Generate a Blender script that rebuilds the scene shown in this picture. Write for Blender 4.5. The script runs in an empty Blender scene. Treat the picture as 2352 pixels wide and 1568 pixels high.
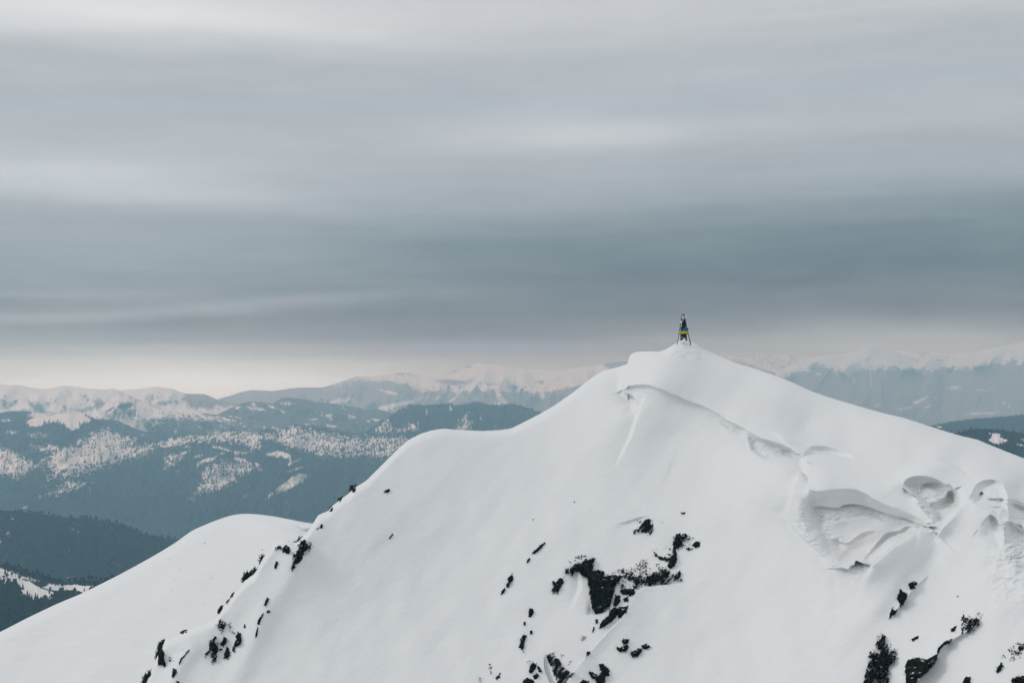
import bpy, bmesh, math
import numpy as np

rng = np.random.default_rng(11)
S = bpy.context.scene
COL = S.collection

# ------------------------------------------------------------------ camera frame
# All traced outlines are in pixels of a 2352 x 1568 view; F is its focal length.
F = 50.0 / 36.0 * 2352
CX, CY, HORIZON = 1176.0, 784.0, 830.0
PITCH = math.atan((HORIZON - CY) / F)


def ray(px, py):
    """direction with unit forward depth for a sight line; times a distance = a point"""
    px = np.asarray(px, float); py = np.asarray(py, float)
    v = (CY - py) / F
    return np.stack([(px - CX) / F, math.cos(PITCH) - v * math.sin(PITCH),
                     math.sin(PITCH) + v * math.cos(PITCH)], -1)


# ------------------------------------------------------------------ noise
_perm = rng.permutation(1024)
_gang = rng.random(1024) * 2 * math.pi
_gx, _gy = np.cos(_gang), np.sin(_gang)


def perlin(x, y, seed=0):
    x = np.asarray(x, float) + seed * 17.31; y = np.asarray(y, float) - seed * 9.77
    xi = np.floor(x).astype(np.int64); yi = np.floor(y).astype(np.int64)
    xf = x - xi; yf = y - yi
    u = xf * xf * xf * (xf * (xf * 6 - 15) + 10); v = yf * yf * yf * (yf * (yf * 6 - 15) + 10)

    def g(ix, iy, dx, dy):
        h = _perm[(_perm[ix & 1023] + iy) & 1023]
        return _gx[h] * dx + _gy[h] * dy
    a = g(xi, yi, xf, yf); b = g(xi + 1, yi, xf - 1, yf)
    c = g(xi, yi + 1, xf, yf - 1); d = g(xi + 1, yi + 1, xf - 1, yf - 1)
    return 1.5 * ((a + (b - a) * u) * (1 - v) + (c + (d - c) * u) * v)


def fbm(x, y, seed=0, octaves=4, gain=0.5):
    s = 0; a = 1.0; t = 0
    for o in range(octaves):
        s = s + a * perlin(x * 2 ** o, y * 2 ** o, seed + o * 3); t += a; a *= gain
    return s / t


def ridged(x, y, seed=0, octaves=3):
    s = 0; a = 1.0; t = 0
    for o in range(octaves):
        s = s + a * (1 - 2 * np.abs(perlin(x * 2 ** o, y * 2 ** o, seed + o * 3))); t += a; a *= 0.5
    return s / t


def sstep(a, b, x):
    t = np.clip((x - a) / (b - a), 0, 1)
    return t * t * (3 - 2 * t)


def poly_sdf(px, py, pts):
    """signed distance to a polygon, positive inside"""
    pts = np.asarray(pts, float)
    d2 = np.full(np.shape(px), 1e18); ins = np.zeros(np.shape(px), bool)
    n = len(pts)
    for i in range(n):
        x0, y0 = pts[i]; x1, y1 = pts[(i + 1) % n]
        ex, ey = x1 - x0, y1 - y0
        L = ex * ex + ey * ey + 1e-9
        t = np.clip(((px - x0) * ex + (py - y0) * ey) / L, 0, 1)
        d2 = np.minimum(d2, (px - x0 - t * ex) ** 2 + (py - y0 - t * ey) ** 2)
        if y0 != y1:
            c = ((y0 > py) != (y1 > py)) & (px < (x1 - x0) * (py - y0) / (y1 - y0) + x0)
            ins ^= c
    d = np.sqrt(d2)
    return np.where(ins, d, -d)


def tps(pts):
    """thin plate spline through (px, py, distance); plane in space = linear in 1/distance"""
    P = np.asarray(pts, float); X = P[:, :2] / 1000.0; w = 1.0 / P[:, 2]
    n = len(P)

    def phi(r2):
        return 0.5 * r2 * np.log(r2 + 1e-12)
    K = phi(((X[:, None] - X[None]) ** 2).sum(-1)) + np.eye(n) * 2e-4
    A = np.zeros((n + 3, n + 3)); A[:n, :n] = K; A[:n, n] = 1; A[:n, n + 1:] = X; A[n:, :n] = A[:n, n:].T
    sol = np.linalg.solve(A, np.concatenate([w, np.zeros(3)]))

    def f(px, py):
        x = np.asarray(px, float) / 1000; y = np.asarray(py, float) / 1000
        s = sol[n] + sol[n + 1] * x + sol[n + 2] * y
        for i in range(n):
            s = s + sol[i] * phi((x - X[i, 0]) ** 2 + (y - X[i, 1]) ** 2)
        return 1.0 / s
    return f


# ------------------------------------------------------------------ mesh helpers
def raw_mesh(name, V, faces_flat, sizes, mat=None, smooth=True, attrs=None):
    me = bpy.data.meshes.new(name)
    V = np.ascontiguousarray(V, np.float32).reshape(-1, 3)
    me.vertices.add(len(V)); me.vertices.foreach_set("co", V.ravel())
    fl = np.ascontiguousarray(faces_flat, np.int32).ravel()
    me.loops.add(len(fl)); me.loops.foreach_set("vertex_index", fl)
    sizes = np.asarray(sizes, np.int32)
    me.polygons.add(len(sizes))
    st = np.concatenate([[0], np.cumsum(sizes)[:-1]]).astype(np.int32)
    me.polygons.foreach_set("loop_start", st)
    me.polygons.foreach_set("loop_total", sizes)
    me.polygons.foreach_set("use_smooth", np.full(len(sizes), smooth))
    me.update(calc_edges=True)
    for k, a in (attrs or {}).items():
        at = me.attributes.new(k, 'FLOAT', 'POINT')
        at.data.foreach_set("value", np.ascontiguousarray(a, np.float32).ravel())
    if mat: me.materials.append(mat)
    return me


def grid_faces(R, C, keep=None):
    i = np.arange((R - 1) * (C - 1)); r = i // (C - 1); c = i % (C - 1)
    a = r * C + c
    f = np.stack([a, a + C, a + C + 1, a + 1], -1)       # rows run downwards: faces look at the viewer
    if keep is not None: f = f[keep.ravel()]
    return f


def grid_mesh(name, P, mat, attrs=None, keep=None):
    R, C = P.shape[:2]
    f = grid_faces(R, C, keep)
    V = P.reshape(-1, 3)
    if keep is not None:
        used = np.unique(f); m = np.full(len(V), -1); m[used] = np.arange(len(used))
        V = V[used]; f = m[f]
        attrs = {k: np.asarray(a).ravel()[used] for k, a in (attrs or {}).items()}
    return raw_mesh(name, V, f, np.full(len(f), 4), mat, True, attrs)


def link(name, me, parent=None, loc=None):
    o = bpy.data.objects.new(name, me); COL.objects.link(o)
    if loc is not None: o.location = loc
    if parent: o.parent = parent
    return o


def recentre(me):
    n = len(me.vertices); a = np.empty(n * 3, np.float32); me.vertices.foreach_get("co", a)
    a = a.reshape(-1, 3); c = np.array([a[:, 0].mean(), a[:, 1].mean(), a[:, 2].min()])
    me.vertices.foreach_set("co", (a - c).astype(np.float32).ravel()); me.update()
    return tuple(float(q) for q in c)


def tag(o, label=None, cat=None, group=None, kind=None):
    if label: o["label"] = label
    if cat: o["category"] = cat
    if group: o["group"] = group
    if kind: o["kind"] = kind
    return o


# ------------------------------------------------------------------ materials
class NT:
    """small helper for node trees"""
    def __init__(self, tree):
        self.t = tree; self.n = tree.nodes; self.l = tree.links

    def new(self, typ, **kw):
        nd = self.n.new(typ)
        for k, v in kw.items(): setattr(nd, k, v)
        return nd

    def put(self, sock, v):
        if isinstance(v, bpy.types.NodeSocket): self.l.new(v, sock)
        else: sock.default_value = v

    def math(self, op, a, b=0.0, c=0.0, clamp=False):
        nd = self.new("ShaderNodeMath", operation=op); nd.use_clamp = clamp
        self.put(nd.inputs[0], a); self.put(nd.inputs[1], b); self.put(nd.inputs[2], c)
        return nd.outputs[0]

    def mix(self, f, a, b):
        nd = self.new("ShaderNodeMix", data_type='RGBA')
        self.put(nd.inputs[0], f); self.put(nd.inputs[6], a); self.put(nd.inputs[7], b)
        return nd.outputs[2]

    def noise(self, vec, scale, detail=4, rough=0.55, dist=0.0):
        nd = self.new("ShaderNodeTexNoise")
        if vec is not None: self.l.new(vec, nd.inputs["Vector"])
        nd.inputs["Scale"].default_value = scale; nd.inputs["Detail"].default_value = detail
        nd.inputs["Roughness"].default_value = rough; nd.inputs["Distortion"].default_value = dist
        return nd.outputs[0]

    def ramp(self, f, stops, interp='LINEAR'):
        nd = self.new("ShaderNodeValToRGB"); cr = nd.color_ramp; cr.interpolation = interp
        while len(cr.elements) < len(stops): cr.elements.new(0.5)
        for e, (p, c) in zip(cr.elements, stops):
            e.position = p; e.color = (*c, 1) if len(c) == 3 else c
        self.put(nd.inputs[0], f)
        return nd.outputs[0]


def material(name):
    m = bpy.data.materials.new(name); m.use_nodes = True
    t = NT(m.node_tree); b = m.node_tree.nodes["Principled BSDF"]
    b.inputs["Roughness"].default_value = 0.85
    b.inputs["Specular IOR Level"].default_value = 0.15
    return m, t, b


def geo_pos(t): return t.new("ShaderNodeNewGeometry").outputs["Position"]


def bump(t, b, h, dist, strength=1.0):
    nd = t.new("ShaderNodeBump"); nd.inputs["Strength"].default_value = strength
    nd.inputs["Distance"].default_value = dist
    t.l.new(h, nd.inputs["Height"]); t.l.new(nd.outputs[0], b.inputs["Normal"])


SNOW = (0.772, 0.789, 0.796)


def mat_snow():
    m, t, b = material("wind_packed_snow")
    p = geo_pos(t)
    mp = t.new("ShaderNodeMapping"); t.l.new(p, mp.inputs[0]); mp.inputs["Scale"].default_value = (0.5, 1.0, 1.7)
    n1 = t.noise(mp.outputs[0], 0.9, 6, 0.6, 0.6)
    n2 = t.noise(p, 9.0, 4, 0.6)
    at = t.new("ShaderNodeAttribute", attribute_name="dirt")
    c = t.mix(t.math('MULTIPLY', at.outputs["Fac"], 0.8), (*SNOW, 1), (0.70, 0.655, 0.615, 1))
    t.l.new(c, b.inputs["Base Color"])
    b.inputs["Roughness"].default_value = 0.7
    h = t.math('ADD', t.math('MULTIPLY', n1, 0.10), t.math('MULTIPLY', n2, 0.012))
    bump(t, b, h, 1.0, 0.25)
    return m


def mat_rock():
    m, t, b = material("black_rock"); b.inputs["Specular IOR Level"].default_value = 0.04
    p = geo_pos(t)
    n1 = t.noise(p, 1.3, 8, 0.65, 0.4); n2 = t.noise(p, 7.0, 5, 0.6)
    c = t.ramp(n1, [(0.35, (0.003, 0.004, 0.005)), (0.54, (0.006, 0.008, 0.008)), (0.64, (0.020, 0.018, 0.013)), (0.78, (0.060, 0.055, 0.045))])
    g = t.new("ShaderNodeNewGeometry"); sp = t.new("ShaderNodeSeparateXYZ"); t.l.new(g.outputs["Normal"], sp.inputs[0])
    n3 = t.noise(p, 2.4, 6, 0.65)
    k = t.math('ADD', sp.outputs[2], t.math('MULTIPLY', t.math('SUBTRACT', n3, 0.5), 2.4))
    k = t.math('MULTIPLY', t.math('SUBTRACT', k, 1.16), 9.0, clamp=True)
    c = t.mix(k, c, (*SNOW, 1))
    t.l.new(c, b.inputs["Base Color"])
    b.inputs["Roughness"].default_value = 0.8
    h = t.math('ADD', t.math('MULTIPLY', n1, 0.35), t.math('MULTIPLY', n2, 0.06))
    bump(t, b, h, 1.0, 0.8)
    return m


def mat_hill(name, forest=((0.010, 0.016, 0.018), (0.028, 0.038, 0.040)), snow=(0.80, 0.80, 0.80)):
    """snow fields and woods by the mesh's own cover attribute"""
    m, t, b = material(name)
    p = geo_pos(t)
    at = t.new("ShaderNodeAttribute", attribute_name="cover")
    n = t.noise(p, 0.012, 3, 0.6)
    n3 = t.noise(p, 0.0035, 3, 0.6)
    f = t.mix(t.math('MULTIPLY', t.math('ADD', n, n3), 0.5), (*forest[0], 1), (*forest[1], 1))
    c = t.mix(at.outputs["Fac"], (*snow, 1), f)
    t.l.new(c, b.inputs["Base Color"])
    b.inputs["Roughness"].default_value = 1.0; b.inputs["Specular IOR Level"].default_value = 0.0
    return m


def mat_plain(name, col, rough=0.8, var=0.25, scale=8.0, spec=0.2):
    m, t, b = material(name)
    n = t.noise(geo_pos(t), scale, 4, 0.6)
    c = t.mix(n, tuple(q * (1 - var) for q in col) + (1,), tuple(min(1, q * (1 + var)) for q in col) + (1,))
    t.l.new(c, b.inputs["Base Color"])
    b.inputs["Roughness"].default_value = rough; b.inputs["Specular IOR Level"].default_value = spec
    return m


M_SNOW = mat_snow(); M_ROCK = mat_rock()
M_TREE = mat_plain("dark_conifer", (0.011, 0.018, 0.020), 1.0, 0.85, 0.006, 0.0)
M_BARE = mat_plain("bare_beech_wood", (0.012, 0.020, 0.022), 1.0, 0.5, 0.03, 0.0)
M_HILL = mat_hill("wooded_snow_hill")
M_NEARHILL = mat_hill("beech_wood_hill", ((0.006, 0.012, 0.014), (0.014, 0.022, 0.024)))
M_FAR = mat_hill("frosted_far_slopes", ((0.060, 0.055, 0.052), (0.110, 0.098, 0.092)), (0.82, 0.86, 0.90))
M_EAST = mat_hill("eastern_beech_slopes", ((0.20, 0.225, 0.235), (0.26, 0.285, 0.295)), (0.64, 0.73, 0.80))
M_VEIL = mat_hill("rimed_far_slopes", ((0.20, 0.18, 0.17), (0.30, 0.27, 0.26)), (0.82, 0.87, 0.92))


# ------------------------------------------------------------------ coordinate shortcuts of the traced crops
def zmap(x0, y0, w, zw):
    """crop origin (source px), crop width, zoomed width -> map of points into the 2352 frame"""
    k = w / zw / 1.74150
    return lambda pts: [(x0 / 1.7415 + p[0] * k, y0 / 1.7415 + p[1] * k, *p[2:]) for p in pts]


Z2 = zmap(0, 1300, 1366, 2351)
Z3 = zmap(1000, 1300, 1366, 2351)
Z4 = zmap(2366, 1200, 1730, 2352)
Z5 = zmap(0, 1900, 1366, 2352)
Z6 = zmap(1366, 1900, 1366, 2352)
Z7 = zmap(2732, 1900, 1364, 2352)
Z8 = zmap(3100, 1700, 996, 2352)
ZA = zmap(0, 1480, 683, 2352)
ZB = zmap(683, 1480, 683, 2352)
ZC = zmap(1300, 1400, 1100, 2352)
ZD = zmap(2900, 1300, 1196, 2352)
ZE = zmap(0, 1950, 700, 1829)


# ------------------------------------------------------------------ local relief along traced lines
def relief(px, py, pts, A, W, side=1, prof='hang', ramp=2.0):
    """metres to push a surface away (+) or out (-) on one side of a line, fading with distance W"""
    pts = np.asarray([p[:2] for p in pts], float); A = np.broadcast_to(np.asarray(A, float), (len(pts),))
    out = np.zeros(np.shape(px)); M = W * (7 if prof in ('hang', 'soft') else 4.5)
    m = (px > pts[:, 0].min() - M) & (px < pts[:, 0].max() + M) & (py > pts[:, 1].min() - M) & (py < pts[:, 1].max() + M)
    if not m.any(): return out
    x = px[m]; y = py[m]
    best = np.full(x.shape, 1e18); sg = np.zeros(x.shape); num = np.zeros(x.shape); den = np.zeros(x.shape)
    for i in range(len(pts) - 1):
        x0, y0 = pts[i]; ex, ey = pts[i + 1] - pts[i]
        L = ex * ex + ey * ey + 1e-9
        t = np.clip(((x - x0) * ex + (y - y0) * ey) / L, 0, 1)
        d2 = (x - x0 - t * ex) ** 2 + (y - y0 - t * ey) ** 2
        cr = ex * (y - y0) - ey * (x - x0)
        b = d2 < best - 1e-6
        best = np.where(b, d2, best); sg = np.where(b, cr, sg)
        w = 1.0 / (d2 + 6.0) ** 2
        num += w * (A[i] + (A[i + 1] - A[i]) * t); den += w
    d = np.sqrt(best); amp = num / den
    for p, q in ((pts[0], pts[1]), (pts[-1], pts[-2])):           # fade past both ends
        tx, ty = p - q; n = math.hypot(tx, ty) + 1e-9
        over = np.clip(((x - p[0]) * tx + (y - p[1]) * ty) / n, 0, None)
        amp = amp * np.exp(-(over / (0.45 * W + 2)) ** 2)
    if side == 0:
        v = amp * np.exp(-(d / W) ** 2)
    else:
        on = (sg * side) > 0
        if prof == 'soft':
            k = d / (0.55 * W); w = k * np.exp(1 - k)
        elif prof == 'hang':                                        # an overhang: undercut first, then out again
            k = d / (0.55 * W); w = 0.78 * k * np.exp(1 - k) + 0.22 * np.exp(-d / (0.6 * W)) * sstep(0, ramp, d)
        else:
            w = (np.exp(-d / W) if prof == 'exp' else np.exp(-(d / W) ** 2)) * sstep(0, ramp, d)
        v = np.where(on, amp * w, 0)
    out[m] = v
    return out


def spl(pts, n=6):
    """rounded polyline through the points (Catmull-Rom)"""
    P = np.asarray([p[:2] for p in pts], float); out = []
    for i in range(len(P) - 1):
        p0 = P[max(i - 1, 0)]; p1 = P[i]; p2 = P[i + 1]; p3 = P[min(i + 2, len(P) - 1)]
        for t in np.arange(n) / n:
            out.append(0.5 * ((2 * p1) + (p2 - p0) * t + (2 * p0 - 5 * p1 + 4 * p2 - p3) * t ** 2 + (3 * p1 - p0 - 3 * p2 + p3) * t ** 3))
    out.append(P[-1])
    return np.array(out)


def spl_a(A, n=6):
    A = np.asarray(A, float); k = np.arange(len(A))
    return np.interp(np.linspace(0, len(A) - 1, (len(A) - 1) * n + 1), k, A)


# ------------------------------------------------------------------ the snow mountain
crest_m = [(150, 1830), (250, 1730), (320, 1600), (335, 1568), (352, 1530), (366, 1495)] + \
    Z5([(1130, 1140), (1250, 1085), (1400, 1020), (1480, 985), (1510, 950), (1530, 905), (1575, 870), (1620, 800), (1690, 720),
        (1760, 670), (1810, 570), (1870, 490), (1900, 455), (1960, 440), (2000, 452), (2040, 470), (2070, 438), (2120, 385), (2150, 340),
        (2190, 275), (2220, 260)]) + \
    Z3([(535, 1282), (560, 1250), (620, 1200), (690, 1150), (712, 1118), (735, 1110), (800, 1070), (880, 990), (940, 930), (1010, 860), (1090, 790),
        (1180, 745), (1260, 722), (1340, 711), (1400, 718), (1600, 728), (1720, 722), (1800, 710), (1900, 660), (2005, 605),
        (2100, 550), (2200, 480), (2280, 420), (2352, 362)]) + \
    Z4([(60, 385), (140, 365), (195, 347), (200, 330), (205, 308), (215, 292), (250, 280), (320, 278)]) + \
    [(1512, 807.6), (1527, 803.8), (1540.6, 794.8), (1554, 787.7), (1563.5, 780.5), (1569, 778.5), (1579, 783), (1588, 787),
     (1598.7, 789), (1611, 799.5), (1628, 806), (1642, 812)] + \
    Z4([(780, 340), (900, 375), (1000, 410), (1100, 450), (1200, 497), (1330, 540), (1450, 575), (1570, 610), (1700, 640),
        (1800, 672), (1900, 705), (2010, 738), (2100, 758), (2150, 780), (2250, 820), (2352, 860)]) + \
    [(2450, 1090), (2600, 1140), (2800, 1200)]
_cm = np.asarray(crest_m, float)
CMX, CMY = _cm[:, 0], _cm[:, 1]


def crest_of_m(px):
    k = np.array([-4, -3, -2, -1, 0, 1, 2, 3, 4]) * 1.3
    y = np.mean([np.interp(px + q, CMX, CMY) for q in k], 0)
    return np.where((px > 1435) & (px < 1455) | (px > 1555) & (px < 1585), np.interp(px, CMX, CMY), y)


ctrl_m = [
    (377, 1471, 121.5), (494, 1419, 123), (564, 1331, 125), (634, 1243, 127.5), (717, 1204, 129.5), (760, 1166, 131), (813, 1118, 133),
    (868, 1077, 135.5), (938, 1010, 139), (1021, 984, 141.5), (1148, 987, 143), (1243, 948, 145.5), (1335, 887, 148), (1420, 843, 149.6),
    (1570, 790, 150), (1500, 812, 148.5), (1642, 815, 150), (1688, 833, 149.5), (1781, 862, 148), (1865, 899, 146), (1971, 932, 144.5), (2077, 959, 142.5),
    (2207, 1001, 140.5), (2352, 1052, 137.5), (2600, 1140, 131),
    (400, 1568, 118.5), (700, 1568, 119.5), (1000, 1568, 120), (1300, 1568, 120), (1500, 1568, 119.5), (1750, 1568, 117.5), (2000, 1568, 114), (2352, 1568, 109),
    (200, 1780, 113), (700, 1780, 113), (1300, 1780, 113), (1900, 1780, 108.5), (2500, 1780, 102),
    (1000, 1250, 130.8), (1300, 1250, 131.3), (760, 1400, 124.8), (620, 1440, 123),
    (1550, 1000, 141), (1650, 1100, 136), (1800, 1200, 129.5), (1700, 1350, 126), (1450, 1050, 139.5), (1500, 1350, 127),
    (1500, 880, 142.8), (1600, 900, 143.5), (1700, 960, 140.5), (1800, 1020, 136), (1700, 880, 146.5), (1850, 980, 141.5), (1950, 1020, 138.5),
    (1850, 1065, 132), (1900, 1110, 128.5), (2000, 1115, 129), (2000, 1065, 133.5), (2100, 1050, 135), (2200, 1060, 134.5), (2300, 1060, 136), (2352, 1110, 132),
    (1950, 1200, 127), (1970, 1280, 124.5), (1850, 1250, 127), (2100, 1180, 126.5),
    (2120, 1100, 128.5), (2180, 1110, 128.5), (2300, 1120, 127), (2150, 1150, 126),
    (2200, 1300, 121), (2352, 1300, 118), (2000, 1450, 118),
]
base_m = tps(ctrl_m)

# line, push (m) along it, width (px), side (+1 below/right of the line's direction), profile
FE = []


def fe(pts, A, W, side=1, prof='hang', ramp=2.0, smooth=True):
    if smooth:
        A = np.broadcast_to(np.asarray(A, float), (len(pts),))
        FE.append((spl(pts), spl_a(A), W, side, prof, ramp))
    else:
        FE.append((pts, A, W, side, prof, ramp))


# summit cap: overhanging head and lower lip
fe(Z4([(205, 300), (197, 330), (190, 380), (184, 430), (176, 480), (195, 512), (225, 522), (245, 545), (255, 590)]),
   [0.2, 0.9, 0.8, 0.9, 1.6, 1.8, 1.6, 1.2, 0], 22, 1)
fe(Z4([(176, 485), (215, 466), (260, 460), (310, 462), (360, 478), (430, 508), (530, 548), (640, 590), (720, 640), (800, 682), (870, 722), (930, 752), (1000, 772), (1080, 805), (1150, 852), (1170, 870)]),
   [0.4, 1.0, 1.3, 1.2, 1.0, 0.8, 0.8, 0.8, 1.0, 1.3, 1.2, 1.2, 1.4, 1.5, 1.2, 0.3], 30, 1)
fe(Z4([(225, 522), (245, 495), (280, 490), (330, 505)]), [0.0, -0.5, -0.4, 0], 10, 1)
fe(Z4([(640, 592), (760, 622), (880, 668), (1000, 715), (1070, 772), (1130, 820)]), [0, 0.35, 0.5, 0.55, 0.5, 0.2], 24, 1, 'smooth', 12)
fe(Z4([(690, 660), (740, 700), (800, 720), (860, 715)]), [0, 0.5, 0.6, 0], 8, -1)
fe(Z4([(850, 740), (860, 790), (900, 840), (970, 868), (1050, 850), (1110, 850)]), [0.1, 0.45, 0.5, 0.5, 0.4, 0], 10, -1)
fe(Z4([(300, 520), (275, 580), (255, 640), (222, 740), (180, 830), (140, 915)]), [0, 0.6, 0.7, 0.5, 0.3, 0], 28, 1, 'smooth', 10)
fe(Z4([(450, 800), (420, 880), (395, 940), (340, 1030)]), [0, 0.12, 0.15, 0], 30, -1, 'smooth', 16)
# hollow above the pillow, pillow edges
fe(Z8([(235, 335), (250, 310), (300, 290), (380, 277), (460, 282), (550, 290), (650, 300), (760, 314)]), [0.3, 0.5, 0.6, 0.6, 0.6, 0.5, 0.3, 0], 22, -1, 'exp')
fe(Z8([(160, 120), (260, 150), (330, 170), (460, 190), (600, 230), (750, 300)]), [0, .5, .6, .6, .5, 0], 22, 1, 'smooth', 12)
fe(Z8([(250, 310), (240, 345), (245, 400), (268, 450), (300, 480), (318, 520), (318, 590)]), [0.8, 1.2, 1.4, 1.5, 1.6, 1.4, 0.5], 18, 1, 'exp')
fe(Z8([(300, 590), (350, 615), (430, 622), (530, 610), (640, 603), (750, 604), (860, 645), (950, 705), (1060, 752), (1200, 800), (1330, 850), (1450, 900)]),
   [0.1, 0.4, 0.5, 0.5, 0.5, 0.5, 0.5, 0.4, 0.3, 0.2, 0.1, 0], 24, 1)
fe(Z8([(370, 770), (430, 760), (520, 772), (600, 775), (650, 750), (720, 742), (800, 748), (900, 775), (1050, 828), (1200, 862), (1330, 915), (1420, 950), (1510, 962)]),
   [0.2, 0.7, 0.8, 0.8, 1.1, 1.0, 0.9, 0.8, 0.7, 0.6, 0.6, 0.8, 0.4], 14, 1, 'exp')
fe(Z8([(420, 925), (500, 930), (580, 912), (680, 885), (760, 865), (840, 855), (940, 870), (1060, 905), (1200, 885), (1330, 925)]),
   [0, -0.6, -0.8, -0.8, -0.8, -0.8, -0.6, -0.5, -0.3, 0], 34, 1, 'exp')
fe(Z8([(520, 1070), (590, 1075), (640, 1110), (700, 1105), (760, 1060), (840, 1010), (960, 1000)]), [0, 0.6, 0.8, 0.7, 0.7, 0.6, 0], 22, 1)
fe(Z8([(540, 1330), (600, 1230), (690, 1160), (800, 1090), (930, 1010)]), [0, -0.6, -0.6, -0.5, 0], 12, 0)
fe(Z8([(830, 1270), (900, 1190), (980, 1090), (1050, 1020), (1180, 990), (1240, 955), (1330, 955)]), [0, 0.8, 1.0, 1.0, 0.9, 0.8, 0.3], 18, 1)
fe(Z8([(870, 1290), (960, 1200), (1100, 1100), (1230, 1010)]), [0, -0.3, -0.35, 0], 10, 0)
# the bowl's outer rim and inner column
fe(Z8([(330, 600), (310, 680), (320, 780), (360, 900), (400, 1010), (470, 1150), (540, 1300)]), [0.1, 0.4, 0.5, 0.5, 0.4, 0.3, 0], 18, -1, 'smooth', 12)
fe(Z8([(240, 420), (205, 520), (170, 640), (135, 760), (122, 830)]), [0, 0.25, 0.35, 0.4, 0.1], 18, 1)
fe(Z8([(122, 800), (140, 880), (180, 960), (260, 1050), (340, 1120), (410, 1180), (480, 1250), (545, 1330)]), [0.1, 0.3, 0.45, 0.5, 0.5, 0.45, 0.4, 0.2], 20, 1)
# cave at the foot of the bowl
fe(Z8([(560, 1350), (640, 1345), (690, 1360), (715, 1325), (745, 1315), (765, 1278), (815, 1294), (850, 1306)]), [0.2, 0.6, 1.0, 1.7, 2.1, 2.6, 2.2, 0.8], 26, 1, 'exp')
fe(Z7([(1755, 408), (1700, 362), (1640, 372), (1590, 395), (1520, 438), (1450, 490), (1380, 550), (1310, 612), (1250, 680), (1190, 750)]),
   [0, 0.3, 0.5, 0.8, 1.1, 1.4, 1.6, 1.6, 0.9, 0], 34, 1, 'exp')
# rib that hides the bowl, and the higher one between the mushrooms
fe(Z7([(1755, 408), (1700, 362), (1640, 372), (1590, 395), (1520, 438), (1450, 490), (1380, 550), (1310, 612), (1250, 680), (1190, 750), (1120, 830), (1040, 930)]),
   [0, -0.7, -1.3, -2.0, -2.8, -3.4, -3.8, -3.8, -3.0, -1.8, -0.7, 0], 95, -1, 'exp')
fe(Z7([(1960, 190), (1910, 235), (1860, 290), (1800, 350), (1765, 395), (1740, 430)]), [0, -1.2, -1.8, -1.8, -1.2, 0], 45, -1, 'exp')
fe(Z7([(1900, 260), (1830, 420), (1720, 560), (1600, 720)]), [0, 0.5, 0.6, 0], 26, 0)
# mushroom one
fe(Z8([(1215, 600), (1212, 555), (1240, 515), (1290, 488), (1350, 477), (1420, 480), (1500, 500), (1570, 532), (1618, 562), (1640, 556), (1690, 575), (1740, 610), (1780, 660)]),
   [0.1, 0.3, 0.5, 0.6, 0.6, 0.6, 0.6, 0.6, 0.8, 1.0, 1.0, 0.6, 0.1], 16, 1)
fe(Z8([(1380, 690), (1300, 655), (1250, 620), (1215, 580)]), [0, 1.0, 1.2, 0.3], 24, -1, 'exp')
fe(Z8([(1390, 660), (1370, 610), (1390, 560), (1450, 540), (1540, 548)]), [0, 0.5, 0.6, 0.5, 0], 10, 1)
fe(Z8([(1500, 735), (1560, 700), (1610, 670), (1640, 620), (1690, 600)]), [0.3, 1.4, 1.9, 1.8, 0.3], 24, 1)
fe(Z8([(1340, 745), (1400, 810), (1450, 860), (1490, 905)]), [0, 0.6, 0.9, 0.6], 12, -1)
fe(Z8([(1560, 350), (1640, 380), (1740, 440), (1830, 510)]), [0, 0.4, 0.5, 0], 20, -1, 'smooth', 10)
fe(Z8([(1100, 480), (1230, 400), (1380, 350), (1540, 335), (1700, 330), (1900, 335), (2150, 345)]), [0, -0.5, -0.7, -0.7, -0.6, -0.4, 0], 36, 1, 'smooth', 16)
# mushroom two and the rough snow beside it
fe(Z8([(1840, 680), (1880, 600), (1920, 550), (1980, 520), (2060, 515), (2130, 540), (2170, 590)]), [0, 0.3, 0.4, 0.5, 0.5, 0.4, 0.1], 14, 1)
fe(Z8([(1900, 690), (1930, 640), (1960, 625), (1990, 660)]), [0.2, 1.2, 1.2, 0.2], 12, 1)
fe(Z8([(1990, 690), (2060, 690), (2130, 690), (2200, 700)]), [0.2, 0.7, 0.7, 0.3], 9, 1)
fe(Z8([(1950, 740), (2050, 765), (2150, 770), (2210, 800)]), [0, 0.5, 0.5, 0], 9, 1)
fe(Z8([(2200, 740), (2280, 740), (2352, 770), (2450, 800)]), [0.2, 0.7, 0.7, 0.7], 14, 1)
fe(Z8([(1930, 960), (1980, 890), (2010, 860), (2045, 845), (2085, 875), (2120, 930), (2150, 980), (2165, 1060), (2160, 1120)]),
   [0, 0.6, 1.2, 1.6, 1.5, 1.2, 0.9, 0.6, 0], 34, 1)
fe(Z8([(2250, 960), (2300, 930), (2352, 960), (2450, 990)]), [0.2, 0.6, 0.6, 0.6], 12, 1)
# snow spur in the middle of the lower face
fe(Z6([(2600, 700), (2352, 737), (2200, 756), (2110, 768), (2050, 785), (2015, 825), (1985, 890), (1925, 980), (1830, 1075), (1710, 1210), (1610, 1330), (1540, 1431), (1450, 1560)]),
   [0, -0.3, -0.8, -1.2, -1.5, -1.6, -1.7, -1.7, -1.5, -1.2, -1.0, -0.9, 0], 60, -1, 'exp')
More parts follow.
